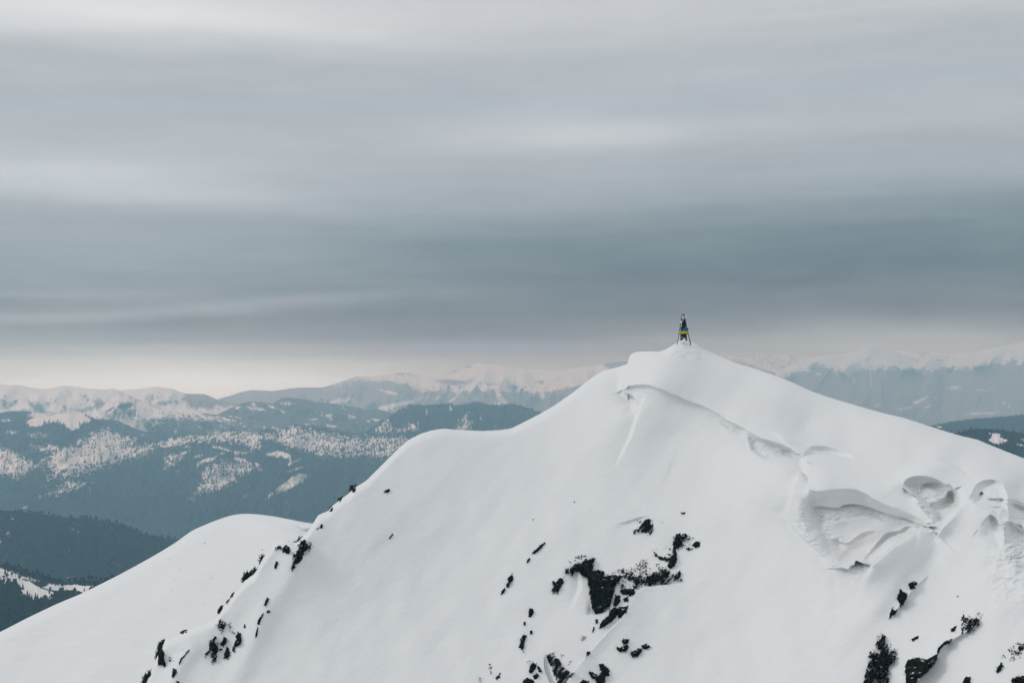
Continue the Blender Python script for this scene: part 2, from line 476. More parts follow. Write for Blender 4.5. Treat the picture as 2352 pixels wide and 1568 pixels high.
# near slope folds, lower right
fe(Z7([(1600, 1436), (1640, 1385), (1720, 1310), (1758, 1245), (1800, 1185), (1860, 1140), (2000, 1055), (2050, 990), (2080, 940)]), [-1.1, -1.2, -1.1, -1.0, -0.9, -0.8, -0.5, -0.25, 0], 50, -1, 'exp')
fe(Z7([(1425, 995), (1500, 905), (1545, 850), (1612, 772), (1700, 690)]), [0, -0.6, -0.7, -0.5, 0], 40, -1, 'exp')
fe(Z7([(2352, 800), (2200, 900), (2060, 980)]), [-0.7, -0.5, 0], 40, -1, 'smooth')
# soft hollow beside the big rock
fe(Z6([(1640, 660), (1660, 760), (1630, 850), (1590, 940)]), [0.4, 0.6, 0.4, 0], 22, 1, 'smooth', 12)
fe(Z6([(1720, 960), (1800, 950), (1880, 880)]), [0.5, 0.6, 0.2], 14, -1)
fe(Z6([(1395, 1250), (1400, 1340), (1440, 1440)]), [0, 0.6, 0.8], 16, -1, 'smooth')
fe(Z6([(1890, 335), (1960, 320), (2050, 290), (2130, 280)]), [0, 0.3, 0.3, 0], 14, 1)
# rock rib on the left ridge
fe(Z5([(2150, 345), (2080, 440), (2040, 560), (1990, 690), (1900, 840), (1820, 960), (1740, 1150), (1650, 1330), (1560, 1500)]), [0, -0.5, -0.8, -0.6, -0.5, -0.6, -0.6, -0.5, -0.4], 28, 0)
fe(Z5([(1130, 1140), (1300, 1190), (1240, 1300), (1180, 1431), (1120, 1560)]), [-0.2, -0.5, -0.6, -0.6, -0.4], 22, 0)

# hollows: closed outline, number of its first points that form the overhanging lip, depth, width of the undercut, fade at the other sides
BOWLS = [(Z8([(300, 620), (430, 628), (640, 612), (750, 612), (870, 658), (1060, 762), (1330, 862), (1480, 945), (1330, 1050), (1100, 1195), (910, 1335), (700, 1345), (550, 1320), (400, 1180), (280, 1010), (215, 850), (220, 700)]), 8, 1.9, 34, 44),
         (Z8([(1262, 650), (1212, 560), (1240, 515), (1320, 485), (1420, 478), (1530, 508), (1610, 555), (1690, 588), (1745, 660), (1745, 780), (1650, 870), (1590, 945), (1500, 925), (1485, 850), (1400, 765), (1340, 712)]), 9, 2.3, 24, 14),
         (Z8([(1810, 700), (1860, 640), (1900, 565), (1970, 520), (2060, 512), (2150, 548), (2180, 620), (2212, 720), (2200, 815), (2050, 800), (1900, 760)]), 8, 1.4, 20, 16),
         (Z8([(2185, 735), (2230, 702), (2300, 712), (2380, 755), (2460, 800), (2460, 1000), (2310, 990), (2210, 900)]), 5, 1.3, 18, 16),
         (Z8([(2150, 950), (2200, 905), (2280, 925), (2352, 960), (2450, 1005), (2450, 1230), (2260, 1200), (2170, 1090)]), 5, 1.5, 22, 22),
         (Z4([(850, 740), (930, 757), (1060, 802), (1150, 862), (1050, 878), (940, 874), (862, 822)]), 4, 0.7, 12, 12)]


def line_dist(x, y, P):
    d = np.full(np.shape(x), 1e9)
    for (ax, ay), (bx, by) in zip(P[:-1], P[1:]):
        t = np.clip(((x - ax) * (bx - ax) + (y - ay) * (by - ay)) / ((bx - ax) ** 2 + (by - ay) ** 2 + 1e-9), 0, 1)
        d = np.minimum(d, np.hypot(x - ax - t * (bx - ax), y - ay - t * (by - ay)))
    return d


ARCH = (Z8([(240, 336), (250, 311), (300, 291), (380, 278), (460, 283), (550, 291), (650, 301), (760, 316), (700, 268), (610, 232), (520, 203), (430, 190), (340, 200), (280, 250)]),
        Z8([(762, 314), (700, 268), (610, 232), (520, 203), (430, 190), (340, 200), (280, 250), (240, 330)]), 1.25, 22)
ROUGH = [(Z4([(840, 735), (930, 755), (1060, 800), (1150, 860), (1040, 870), (940, 860), (870, 810)]), 0.16),
         (Z4([(690, 640), (800, 690), (860, 720), (800, 725), (720, 690)]), 0.10),
         (Z8([(390, 770), (640, 775), (900, 790), (1300, 920), (1050, 900), (830, 855), (560, 915), (430, 900)]), 0.14),
         (Z8([(1900, 560), (2150, 540), (2352, 740), (2420, 1000), (2420, 1500), (2200, 1300), (2150, 950), (2000, 800), (1870, 720)]), 0.055),
         (Z8([(1230, 560), (1600, 560), (1740, 700), (1700, 800), (1590, 940), (1500, 900), (1350, 750)]), 0.16),
         (Z8([(330, 640), (560, 1050), (800, 1050), (560, 1330), (300, 1100), (180, 900)]), 0.12),
         (Z8([(1320, 930), (1550, 920), (1560, 1030), (1350, 1000)]), 0.22),
         (Z7([(2200, 330), (2400, 230), (2400, 640), (2230, 600)]), 0.18),
         ([(1545, 778), (1600, 780), (1640, 815), (1600, 830), (1540, 815)], 0.12)]
DIRT = [Z8([(590, 1230), (640, 1170), (760, 1110), (860, 1020), (950, 1000), (900, 1050), (800, 1130), (700, 1170), (620, 1250)]),
        Z8([(560, 1180), (620, 1170), (610, 1260), (570, 1270)])]


def depth_m(px, py):
    px = np.asarray(px, float); py = np.asarray(py, float)
    D = base_m(px, py)
    for pts, A, W, side, prof, ramp in FE:
        D = D + relief(px, py, pts, A, W, side, prof, ramp)
    # broad drifts and small wind forms
    D = D + 0.60 * fbm(px / 230, py / 300, 5, 3) + 0.10 * fbm(px / 70 + py / 110, py / 100, 9, 2)
    D = D + 0.018 * fbm(px / 16 + py / 22, py / 13, 12, 3)
    for pts, k, a, wd, fd in BOWLS:                               # hollows under the lips
        x0, y0 = np.min(pts, 0)[:2] - 4; x1, y1 = np.max(pts, 0)[:2] + 4
        m = (px > x0) & (px < x1) & (py > y0) & (py < y1)
        if m.any():
            X = px[m] + 2.5 * fbm(px[m] / 30, py[m] / 22, 141, 3); Y = py[m] + 2.0 * fbm(px[m] / 28, py[m] / 20, 142, 3)
            ins = poly_sdf(X, Y, pts) > 0
            q = line_dist(X, Y, spl(pts[:k])); e = line_dist(X, Y, pts[k - 1:] + pts[:1])
            D[m] = D[m] + np.where(ins, a * np.sin(0.5 * np.pi * np.clip(q / wd, 0, 1)) * sstep(0, fd, e), 0)
    pts, lip, a, wd = ARCH                                        # arched hollow behind the pillow
    m = (px > 1834) & (px < 1970) & (py > 1018) & (py < 1060)
    if m.any():
        d = np.full(int(m.sum()), 1e9)
        for (ax, ay), (bx, by) in zip(lip[:-1], lip[1:]):
            t = np.clip(((px[m] - ax) * (bx - ax) + (py[m] - ay) * (by - ay)) / ((bx - ax) ** 2 + (by - ay) ** 2), 0, 1)
            d = np.minimum(d, np.hypot(px[m] - ax - t * (bx - ax), py[m] - ay - t * (by - ay)))
        D[m] = D[m] + a * np.sin(0.5 * np.pi * np.clip(d / wd, 0, 1)) * sstep(0, 1.5, poly_sdf(px[m], py[m], pts))
    for pts, a in ROUGH:
        x0, y0 = np.min(pts, 0)[:2] - 20; x1, y1 = np.max(pts, 0)[:2] + 20
        m = (px > x0) & (px < x1) & (py > y0) & (py < y1)
        if m.any():
            w = sstep(-9, 7, poly_sdf(px[m], py[m], pts))
            D[m] = D[m] + w * a * (2.2 * fbm(px[m] / 20 + py[m] / 30, py[m] / 8, 21, 4, 0.6))
    m = (px > 2230) & (py > 1090) & (py < 1420)
    if m.any():                                                   # lumpy rime ribs at the east edge
        w = sstep(2235, 2300, px[m]) * sstep(1095, 1140, py[m]) * sstep(1420, 1330, py[m])
        D[m] = D[m] + w * (0.5 * fbm(px[m] / 44, py[m] / 30, 131, 3) + 0.15 * np.abs(perlin(px[m] / 22, py[m] / 14, 133)))
    # rounded crest
    k = np.clip((py - crest_of_m(px)) / 22, 0, 1)
    D = D + 1.6 * (1 - np.sqrt(np.clip(1 - (1 - k) ** 2, 0, 1)))
    return D


def ridge_sheet(name, xs, crest, bottom, rows, depth, back, under, mat, attrs=None, rough=0.0):
    """snow sheet: front from the crest down, back side falling away, foot running on below"""
    X = xs[None, :]
    yc = crest(xs) + rough * fbm(xs / 6, xs * 0, 31, 3)
    t = np.linspace(0, 1, rows)[:, None]
    PX = np.repeat(X, rows, 0); PY = yc[None] + t * (np.maximum(bottom, yc + 60)[None] - yc[None])
    D = depth(PX, PY)
    P = ray(PX, PY) * D[..., None]
    top = P[0]
    B = [top + np.array([0, dy, -dz]) for dy, dz in back][::-1]
    foot = P[-1]; run = P[-1] - P[-6]; run = run / np.abs(run[:, 1:2] + 1e-6)
    U = [foot + np.stack([foot[:, 0] * 0, -np.full(len(xs), dy), -np.full(len(xs), dz)], -1) for dy, dz in under]
    P = np.concatenate([np.stack(B), P, np.stack(U)], 0)
    at = {}
    for k, fn in (attrs or {}).items():
        a = fn(PX, PY)
        at[k] = np.concatenate([np.repeat(a[:1], len(B), 0), a, np.repeat(a[-1:], len(U), 0)], 0)
    return grid_mesh(name, P, mat, at)


def dirt_fn(px, py):
    a = np.zeros(px.shape)
    for pts in DIRT:
        a = np.maximum(a, sstep(-8, 8, poly_sdf(px, py, pts) + 5 * fbm(px / 12, py / 12, 44, 3)))
    return a


BACK = [(0.5, 0.06), (1.4, 0.4), (3, 1.4), (7, 5), (16, 14), (40, 40), (120, 130)]
UNDER = [(3, 3), (8, 8), (20, 20), (40, 40), (54, 56)]
xs = np.arange(190, 2640, 1.25)
me = ridge_sheet("snow_mountain", xs, crest_of_m, np.full(len(xs), 1760.0), 640, depth_m, BACK, UNDER, M_SNOW, {"dirt": dirt_fn}, 1.1)
tag(link("snow_mountain", me), "steep snow covered summit ridge with overhanging cornices", "mountain", kind="structure")

crest_b = [(-420, 1655), (-200, 1548)] + Z5([(0, 1078), (200, 975), (400, 880), (560, 815), (660, 765), (800, 695), (950, 615), (1100, 530), (1230, 450), (1310, 385),
           (1400, 345), (1500, 305), (1600, 272), (1690, 263), (1800, 270), (1900, 285), (2000, 305), (2100, 325), (2155, 332)]) + [(760, 1207), (860, 1240), (960, 1300)]
_cb = np.asarray(crest_b, float)


def crest_of_b(px):
    k = np.array([-3, -2, -1, 0, 1, 2, 3]) * 5.0
    return np.mean([np.interp(px + q, _cb[:, 0], _cb[:, 1]) for q in k], 0)


base_b = tps([(-400, 1650, 138), (-200, 1548, 141), (0, 1452, 144.5), (187, 1363, 148), (367, 1268, 152), (437, 1220, 154), (564, 1180, 156), (719, 1202, 152.5), (900, 1260, 149),
              (0, 1568, 138.5), (300, 1450, 142), (500, 1330, 146.5), (620, 1260, 149.5), (300, 1568, 136.5), (-300, 1780, 129), (100, 1780, 128), (500, 1780, 128), (900, 1780, 128), (800, 1500, 140)])
lip_b = spl(Z5([(1780, 268), (1880, 286), (1960, 312), (2040, 348), (2090, 368), (2140, 366), (2220, 350)]))
lip_a = spl_a([0, 0.25, 0.45, 0.8, 1.0, 1.2, 1.2])


def depth_b(px, py):
    D = base_b(px, py) + relief(px, py, lip_b, lip_a, 14, 1)
    D = D + 0.5 * fbm(px / 210 + py / 400, py / 170, 71, 3) + 0.12 * fbm(px / 90 - py / 60, py / 34, 73, 3) + 0.03 * fbm(px / 30 - py / 20, py / 9, 74, 3)
    k = np.clip((py - crest_of_b(px)) / 30, 0, 1)
    return D + 1.8 * (1 - np.sqrt(np.clip(1 - (1 - k) ** 2, 0, 1)))


xb = np.arange(-420, 960, 2.0)
me = ridge_sheet("snow_hill", xb, crest_of_b, np.full(len(xb), 1780.0), 300, depth_b, BACK, UNDER, M_SNOW, {"dirt": lambda a, b: a * 0})
tag(link("snow_hill", me), "smooth rounded snow shoulder below the rocky left ridge", "hill", kind="structure")

# the slope the photographer stands on, dropping away below the picture
gx, gy = np.meshgrid(np.linspace(-110, 110, 160), np.linspace(92, -120, 160))
gz = np.interp(gy, [-120, -40, -6, 0, 3, 8, 20, 40, 60, 92], [-70, -22, -2.4, -1.75, -2.6, -7.5, -26, -60, -86, -90.0])
gz = gz - 0.0012 * gx ** 2 + 0.8 * fbm(gx / 14, gy / 14, 55, 4) * sstep(1.0, 8.0, np.abs(gy))
me = grid_mesh("snow_ground", np.stack([gx, gy, gz], -1), M_SNOW, {"dirt": gx * 0})
tag(link("snow_ground", me), "snow slope under the viewpoint falling away", "ground", kind="structure")


# ------------------------------------------------------------------ rocks that break through the snow
def rock(label, polys, height=0.9, speckle=2.2, grow=0.0, facets=0.30, group=None, name="rock", gap=0.0):
    polys = [np.asarray([p[:2] for p in q], float) for q in polys]
    allp = np.concatenate(polys)
    x0, y0 = allp.min(0) - 9; x1, y1 = allp.max(0) + 9
    st = 0.8
    px, py = np.meshgrid(np.arange(x0, x1, st), np.arange(y0, y1, st))
    s = np.full(px.shape, -1e9)
    for q in polys: s = np.maximum(s, poly_sdf(px, py, q))
    big = np.clip(s.max() / 7.0, 0.45, 1.0); sd0 = s
    ra = px * 0.60 - py * 0.80; rb = px * 0.80 + py * 0.60        # grain of the rock: steeply down to the west
    gp = (gap + 1.2) * big * sstep(-0.06, 0.17, fbm(ra / 19, rb / 7, 93, 4, 0.65))
    s = s + grow + 1.1 * big - 0.95 - gp + big * speckle * (1.9 * fbm(ra / 11, rb / 5, 81, 4, 0.7) + 0.7 * ridged(ra / 22, rb / 9, 83, 3) - 0.3) + 1.3 * perlin(px / 2.6, py / 2.1, 82)
    halo = fbm(px / 3.6, py / 2.8, 151, 3, 0.6) - 0.24 - 0.045 * np.clip(-sd0 + 1, 0, None)      # grains along the edge
    if sd0.max() > 3.2: s = np.maximum(s, np.where(sd0 > -8, halo * 9, -9))
    pos = np.clip(s, 0, None)
    h = np.where(s > 0, 0.05 + 0.6 * height * np.tanh(pos / 6.0), s * 0.09)
    # broken, angular faces and ledges
    f = ridged(px / 19 + py / 40, py / 24, 85, 2) + 0.35 * np.abs(perlin(px / 7, py / 10, 87)) - 0.3
    h = h + np.where(s > -1, facets * 0.8 * f, 0) * np.tanh(np.clip(s + 1, 0, None) / 4)
    D = depth_m(px, py) - h
    P = ray(px, py) * D[..., None]
    kv = s > -3.5
    keep = kv[:-1, :-1] | kv[1:, :-1] | kv[:-1, 1:] | kv[1:, 1:]
    if not keep.any(): return
    me = grid_mesh(name, P, M_ROCK, {}, keep)
    loc = recentre(me)
    return tag(link(name, me, loc=loc), label, "rock", group)


G_RIDGE = "black rocks along the west ridge rib"
G_BIG = "black rocks of the middle cliff"
G_FACE = "black rocks scattered on the open snow face"
G_LOW = "black rocks at the foot of the middle face"
G_NEAR = "black rocks on the near slope under the cornices"
# ridge rib (crop 5)
rock("dark block half under snow on the small knob beside the shoulder's saddle", [Z5([(1893, 512), (1905, 485), (1930, 478), (1945, 497), (1965, 478), (1990, 490), (2003, 515), (1995, 540), (1970, 535), (1940, 520), (1920, 500), (1905, 515)])], 0.7, 1.6, gap=3, group=G_RIDGE)
rock("tall ragged black outcrop just under the saddle of the snow shoulder", [Z5([(2070, 440), (2100, 445), (2115, 465), (2145, 470), (2140, 500), (2125, 525), (2100, 515), (2085, 545), (2085, 575), (2060, 600), (2040, 625), (2010, 665), (2006, 640), (2020, 600), (2015, 555), (2030, 530), (2055, 500), (2042, 470)])], 0.9, 2.4, gap=7, group=G_RIDGE)
rock("tiny upright black chip directly below the knob's dark block", [Z5([(1900, 592), (1916, 596), (1907, 625), (1898, 642), (1888, 635)])], 0.4, 0.8, 0.8, group=G_RIDGE)
rock("small hooked black rock in the snow right above the ragged outcrop", [Z5([(2172, 372), (2205, 355), (2211, 336), (2224, 338), (2224, 362), (2210, 364), (2200, 358), (2180, 374)])], 0.4, 0.9, 0.6, group=G_RIDGE)
rock("little dark rock on the ridge crest at the top of the saddle", [Z5([(2270, 248), (2280, 226), (2294, 224), (2286, 248)])], 0.4, 0.7, 0.6, group=G_RIDGE)
rock("black boulder jutting from the skyline of the ridge against the valley", [Z6([(72, 107), (77, 84), (88, 80), (97, 84), (97, 100), (85, 117), (74, 117)])], 0.6, 0.8, 0.8, group=G_RIDGE)
rock("low dark rock on the skyline between saddle and jutting boulder", [Z3([(612, 1216), (618, 1198), (634, 1190), (632, 1200), (620, 1218)])], 0.4, 0.6, 0.6, group=G_RIDGE)
rock("narrow black rock wall at the outer edge of the lowest snowy knob", [Z5([(1128, 1147), (1120, 1165), (1118, 1200), (1130, 1230), (1128, 1270), (1142, 1300), (1132, 1318), (1110, 1302), (1088, 1302), (1090, 1240), (1098, 1200), (1105, 1165)])], 0.8, 1.4, 0.8, group=G_RIDGE)
rock("large upright black rock with snow pockets low on the ridge rib", [Z5([(1470, 1100), (1490, 1115), (1480, 1130), (1500, 1150), (1520, 1155), (1515, 1180), (1528, 1195), (1505, 1210), (1490, 1250), (1485, 1280), (1465, 1297), (1455, 1275), (1455, 1230), (1445, 1190), (1440, 1150), (1455, 1125)]), Z5([(1442, 1203), (1447, 1214), (1425, 1234), (1414, 1247), (1408, 1240), (1422, 1222)])], 0.9, 1.5, 0.4, gap=6, group=G_RIDGE)
rock("squarish black rock between the large upright one and the leaf shaped one", [Z5([(1545, 1112), (1564, 1122), (1557, 1157), (1535, 1178), (1515, 1162), (1528, 1140)])], 0.7, 1.0, 0.5, group=G_RIDGE)
rock("leaf shaped black rock on the inner edge of the low rib cluster", [Z5([(1640, 1078), (1655, 1090), (1665, 1130), (1657, 1155), (1635, 1182), (1613, 1177), (1617, 1150), (1630, 1130), (1622, 1105), (1632, 1098)]), Z5([(1604, 1180), (1621, 1185), (1613, 1217), (1599, 1207)])], 0.8, 1.2, 0.4, group=G_RIDGE)
rock("streaky snow powdered rock hanging below the squarish black rock", [Z5([(1560, 1178), (1577, 1195), (1582, 1235), (1565, 1264), (1541, 1257), (1550, 1215)])], 0.6, 2.4, 0.6, group=G_RIDGE)
rock("broken speckled rock topping the low rib cluster", [Z5([(1513, 988), (1530, 1003), (1552, 1020), (1562, 1035), (1540, 1062), (1525, 1047), (1497, 1047), (1503, 1015)]), Z5([(1578, 1035), (1590, 1040), (1586, 1060), (1576, 1050)])], 0.5, 2.2, 0.4, gap=4, group=G_RIDGE)
rock("lone black speck in snow beside the leaf shaped rock", [Z5([(1684, 1022), (1694, 1047), (1676, 1050)])], 0.35, 0.5, 0.2, group=G_RIDGE)
rock("small curved rock at the upper end of the long dark crack line", [Z5([(1840, 843), (1854, 848), (1847, 870), (1830, 900), (1820, 892), (1826, 865)])], 0.4, 1.4, 0.6, group=G_RIDGE)
rock("thin black rock seam running down the snow below the curved rock", [Z5([(1812, 943), (1817, 955), (1802, 985), (1787, 1027), (1773, 1022), (1778, 995), (1793, 975)]), Z5([(1774, 1040), (1781, 1050), (1770, 1110), (1760, 1122), (1761, 1085)]), Z5([(1838, 925), (1858, 930), (1862, 945), (1840, 945)])], 0.35, 1.5, 0.5, group=G_RIDGE)
rock("dark notch of rock on the rib edge above the speckled rock", [Z5([(1530, 905), (1539, 912), (1522, 935), (1512, 957), (1508, 940), (1516, 920)]), Z5([(1575, 868), (1585, 860), (1572, 885), (1565, 890)]), Z5([(1600, 830), (1612, 815), (1606, 835), (1596, 842)])], 0.4, 1.2, 0.6, group=G_RIDGE)
rock("pair of tiny dark stones on the crest of the lowest snowy knob", [Z5([(1251, 1089), (1262, 1076), (1270, 1078), (1262, 1091)]), Z5([(1272, 1082), (1278, 1073), (1286, 1076), (1284, 1085)])], 0.35, 0.4, 0.8, group=G_RIDGE)
rock("thin slanting line of rock crumbs across the lowest snowy knob", [Z5([(1309, 1188), (1306, 1205), (1281, 1235), (1256, 1265), (1237, 1307), (1228, 1307), (1243, 1262), (1273, 1228), (1293, 1205)])], 0.3, 2.0, 0.2, group=G_RIDGE)
rock("small triangular rock below the slanting line of crumbs", [Z5([(1188, 1330), (1212, 1335), (1217, 1355), (1195, 1392), (1184, 1392), (1186, 1355)])], 0.5, 1.4, 0.6, group=G_RIDGE)
rock("black rock cut by the bottom edge under the narrow rock wall", [Z5([(1040, 1355), (1041, 1376), (1025, 1392), (1015, 1415), (995, 1445), (985, 1445), (1003, 1390), (1020, 1373)])], 0.5, 1.0, 0.8, group=G_RIDGE)
rock("dark chip cut by the bottom edge below the triangular rock", [Z5([(1216, 1416), (1238, 1420), (1230, 1450), (1212, 1450)])], 0.4, 1.2, 0.8, group=G_RIDGE)
rock("speckled patch of rock grains on the rib below the dark knob", [Z5([(1690, 690), (1705, 675), (1712, 690), (1760, 650), (1750, 680), (1700, 715), (1680, 722)]), Z5([(1805, 565), (1812, 568), (1800, 595), (1798, 585)])], 0.25, 2.4, -0.2, group=G_RIDGE)
# open face (crop 6)
rock("small flat dark rock alone high on the open face near the skyline", [Z6([(298, 104), (315, 96), (332, 96), (334, 108), (318, 118), (293, 119)])], 0.4, 1.2, 0.6, group=G_FACE)
rock("tiny dark sliver alone low on the open face under the flat rock", [Z6([(351, 400), (357, 408), (345, 426), (332, 438), (328, 432)])], 0.3, 0.9, 0.6, group=G_FACE)
rock("long slanting black sliver, topmost of the row beside the cliff", [Z6([(1401, 457), (1405, 468), (1380, 494), (1360, 517), (1335, 537), (1311, 537), (1325, 518), (1350, 500), (1370, 478)])], 0.5, 1.1, 0.4, group=G_FACE)
rock("faint speckled grains just below the long slanting sliver", [Z6([(1290, 562), (1299, 576), (1282, 604), (1270, 602)])], 0.3, 2.2, 0.2, group=G_FACE)
rock("black wedge rock lower in the row with a thin tail below", [Z6([(1178, 674), (1182, 720), (1167, 742), (1150, 772), (1136, 767), (1134, 745), (1149, 735), (1147, 705), (1164, 693)]), Z6([(1125, 775), (1126, 792), (1113, 810), (1096, 830), (1101, 800)])], 0.6, 1.2, 0.5, group=G_FACE)
rock("pinhead of rock with a faint streak in the upper open face", [Z6([(1600, 180), (1610, 178), (1612, 190), (1603, 194)])], 0.3, 1.0, -0.2, group=G_FACE)
rock("second pinhead of rock in the open face, closer to the slanting slivers", [Z6([(1316, 300), (1324, 298), (1322, 310), (1315, 310)])], 0.3, 1.0, -0.2, group=G_FACE)
# middle cliff
rock("big black cliff with a long tongue of bare rock hanging down", [Z6([(1572, 650), (1590, 625), (1620, 605), (1650, 600), (1680, 575), (1742, 566), (1742, 600), (1727, 640), (1760, 653), (1800, 658), (1815, 690), (1850, 680), (1900, 688), (1935, 690), (1922, 730), (1887, 760), (1872, 830), (1842, 912), (1790, 942), (1745, 950), (1729, 920), (1713, 840), (1698, 760), (1698, 710), (1658, 690), (1635, 657), (1600, 667), (1585, 692)]), Z6([(1545, 645), (1562, 640), (1566, 672), (1552, 682), (1540, 668)])], 1.3, 1.7, 0.3, gap=2.5, group=G_BIG)
rock("long broken band of snow dusted cliff east of the bare rock tongue", [Z6([(1935, 690), (1990, 660), (2040, 690), (2090, 690), (2140, 670), (2180, 660), (2230, 640), (2262, 650), (2262, 690), (2332, 660), (2342, 722), (2290, 722), (2250, 748), (2180, 755), (2120, 760), (2080, 740), (2030, 792), (2005, 762), (2010, 720), (1960, 715)])], 0.8, 3.4, -0.3, gap=13, group=G_BIG)
rock("black pillar of rock standing above the broken band", [Z6([(2298, 478), (2312, 580), (2292, 620), (2262, 642), (2238, 622), (2260, 590), (2290, 550), (2283, 500)])], 0.8, 1.2, 0.6, group=G_BIG)
rock("ragged dark rock capping the pillar above the broken band", [Z6([(2285, 430), (2310, 405), (2352, 395), (2398, 420), (2392, 447), (2350, 450), (2352, 482), (2310, 507), (2283, 492)])], 0.7, 2.6, 0.0, gap=9, group=G_BIG)
rock("isolated pointed dark rock east of the ragged pillar cap", [Z7([(58, 480), (95, 453), (120, 460), (110, 490), (85, 495)]), Z7([(20, 505), (45, 500), (66, 508), (40, 515)])], 0.6, 1.2, 0.4, group=G_BIG)
rock("highest patch of speckled rock above the cliff", [Z6([(2001, 382), (2050, 358), (2080, 318), (2115, 293), (2132, 320), (2152, 350), (2127, 407), (2090, 392), (2050, 397), (2013, 397)])], 0.5, 3.4, -0.6, gap=10, group=G_BIG)
rock("small grains of rock above the speckled patch", [Z7([(-20, 262), (15, 250), (22, 265), (0, 275)])], 0.3, 1.6, -0.4, group=G_BIG)
rock("crescent of dark rock under a round snow dome left of the pillar", [Z6([(2148, 520), (2175, 550), (2210, 562), (2250, 562), (2280, 540), (2287, 562), (2242, 597), (2200, 582), (2158, 552)])], 0.5, 2.2, 0.2, gap=4, group=G_BIG)
rock("ragged dark rock beside the cliff, separated by a snow gully", [Z6([(1453, 728), (1475, 740), (1500, 710), (1532, 706), (1527, 745), (1502, 775), (1487, 817), (1475, 800), (1455, 812), (1446, 790), (1460, 765)])], 0.7, 1.6, 0.5, gap=3, group=G_BIG)
rock("dark ledge at the rim of the white snow spur, uppermost below the band", [Z6([(1922, 790), (1960, 778), (2012, 783), (2022, 812), (1990, 832), (1965, 817), (1930, 817)])], 0.6, 2.4, 0.3, group=G_BIG)
rock("oblong black rock framed by snow ribbons right under the dark ledge", [Z6([(1888, 823), (1917, 828), (1920, 860), (1902, 897), (1873, 902), (1878, 860)]), Z6([(1940, 850), (1970, 835), (1975, 860), (1950, 868)])], 0.7, 1.0, 0.6, group=G_BIG)
rock("black rock wedge tucked against the snow spur's curved edge", [Z6([(1913, 906), (1977, 898), (1962, 942), (1922, 982), (1903, 972)])], 0.8, 0.9, 0.6, group=G_BIG)
rock("long diagonal black rock at the lower end of the cliff", [Z6([(1850, 928), (1880, 910), (1907, 918), (1902, 962), (1862, 1002), (1815, 1037), (1778, 1052), (1783, 1020), (1818, 985), (1843, 960)])], 0.8, 1.3, 0.6, group=G_BIG)
rock("small dark chips trailing below the long diagonal rock", [Z6([(1747, 990), (1764, 988), (1767, 1015), (1750, 1022)]), Z6([(1735, 1040), (1745, 1045), (1735, 1080), (1727, 1082)])], 0.4, 1.4, 0.4, group=G_BIG)
rock("round black stone with a grey snow cap below the wedge row", [Z6([(1298, 918), (1317, 918), (1322, 945), (1302, 977), (1290, 967), (1291, 935)])], 0.5, 1.0, 0.8, group=G_FACE)
rock("small brownish stone below the round black stone", [Z6([(1255, 1007), (1270, 1010), (1268, 1030), (1253, 1036)])], 0.4, 0.9, 0.6, group=G_FACE)
rock("small dark ring of rock beside the speckled strip", [Z6([(1300, 1066), (1316, 1068), (1314, 1090), (1296, 1095)])], 0.35, 1.4, 0.5, group=G_FACE)
rock("speckled strip of rock grains ending in a black tip", [Z6([(1240, 1100), (1275, 1090), (1265, 1160), (1255, 1215), (1245, 1215), (1222, 1185), (1230, 1140)])], 0.3, 3.0, -1.4, group=G_FACE)
# foot of the middle face
rock("black teardrop rock with a second chip at its side near the bottom", [Z6([(1318, 1290), (1347, 1300), (1337, 1330), (1310, 1357), (1288, 1352), (1296, 1310)]), Z6([(1345, 1308), (1366, 1323), (1377, 1352), (1360, 1350)])], 0.7, 1.3, 0.4, group=G_LOW)
rock("big jagged black rock face running off the bottom below the cliff", [Z6([(1413, 1235), (1450, 1223), (1462, 1250), (1502, 1270), (1522, 1320), (1562, 1345), (1600, 1360), (1560, 1400), (1540, 1460), (1495, 1460), (1468, 1380), (1448, 1320), (1418, 1270)])], 1.0, 2.6, 0.3, gap=15, group=G_LOW)
rock("small dark lump between the teardrop rock and the bottom edge", [Z6([(1320, 1380), (1345, 1363), (1360, 1375), (1345, 1402), (1325, 1402)])], 0.5, 1.3, 0.5, group=G_LOW)
rock("speckled rock cut by the bottom edge under the small dark lump", [Z6([(1250, 1410), (1280, 1393), (1325, 1410), (1325, 1460), (1250, 1460)])], 0.6, 2.6, 0.2, group=G_LOW)
rock("rock cradling a white snow scoop on the snow spur", [Z6([(1775, 1300), (1800, 1300), (1847, 1340), (1842, 1377), (1817, 1387), (1812, 1450), (1758, 1450), (1753, 1405), (1720, 1392), (1703, 1350), (1740, 1360), (1770, 1380), (1790, 1350)])], 0.8, 1.5, 0.4, group=G_LOW)
rock("low dark rocks at the bottom edge of the snow spur", [Z6([(1640, 1430), (1665, 1408), (1705, 1415), (1700, 1460), (1640, 1460)])], 0.5, 2.2, 0.2, group=G_LOW)
rock("flat dark rock, uppermost of the trio on the snow spur", [Z6([(1928, 1140), (1950, 1126), (1980, 1128), (1977, 1152), (1945, 1162)])], 0.5, 1.3, 0.4, group=G_LOW)
rock("wide dark rock with a snow top in the trio on the spur", [Z6([(1896, 1185), (1940, 1180), (1965, 1163), (1980, 1180), (1962, 1207), (1920, 1216), (1897, 1202)])], 0.6, 1.4, 0.5, group=G_LOW)
rock("rounded dark rock with a speckled tail in the trio on the spur", [Z6([(1998, 1215), (2030, 1198), (2067, 1188), (2067, 1217), (2037, 1247), (2005, 1248), (1990, 1232)]), Z6([(2070, 1172), (2100, 1160), (2132, 1180), (2100, 1192), (2075, 1190)])], 0.6, 1.9, 0.3, group=G_LOW)
rock("dark chips on the fold where the snow spur meets the jagged rock", [Z6([(1690, 1215), (1712, 1208), (1712, 1228), (1685, 1247)])], 0.4, 1.6, 0.4, group=G_LOW)
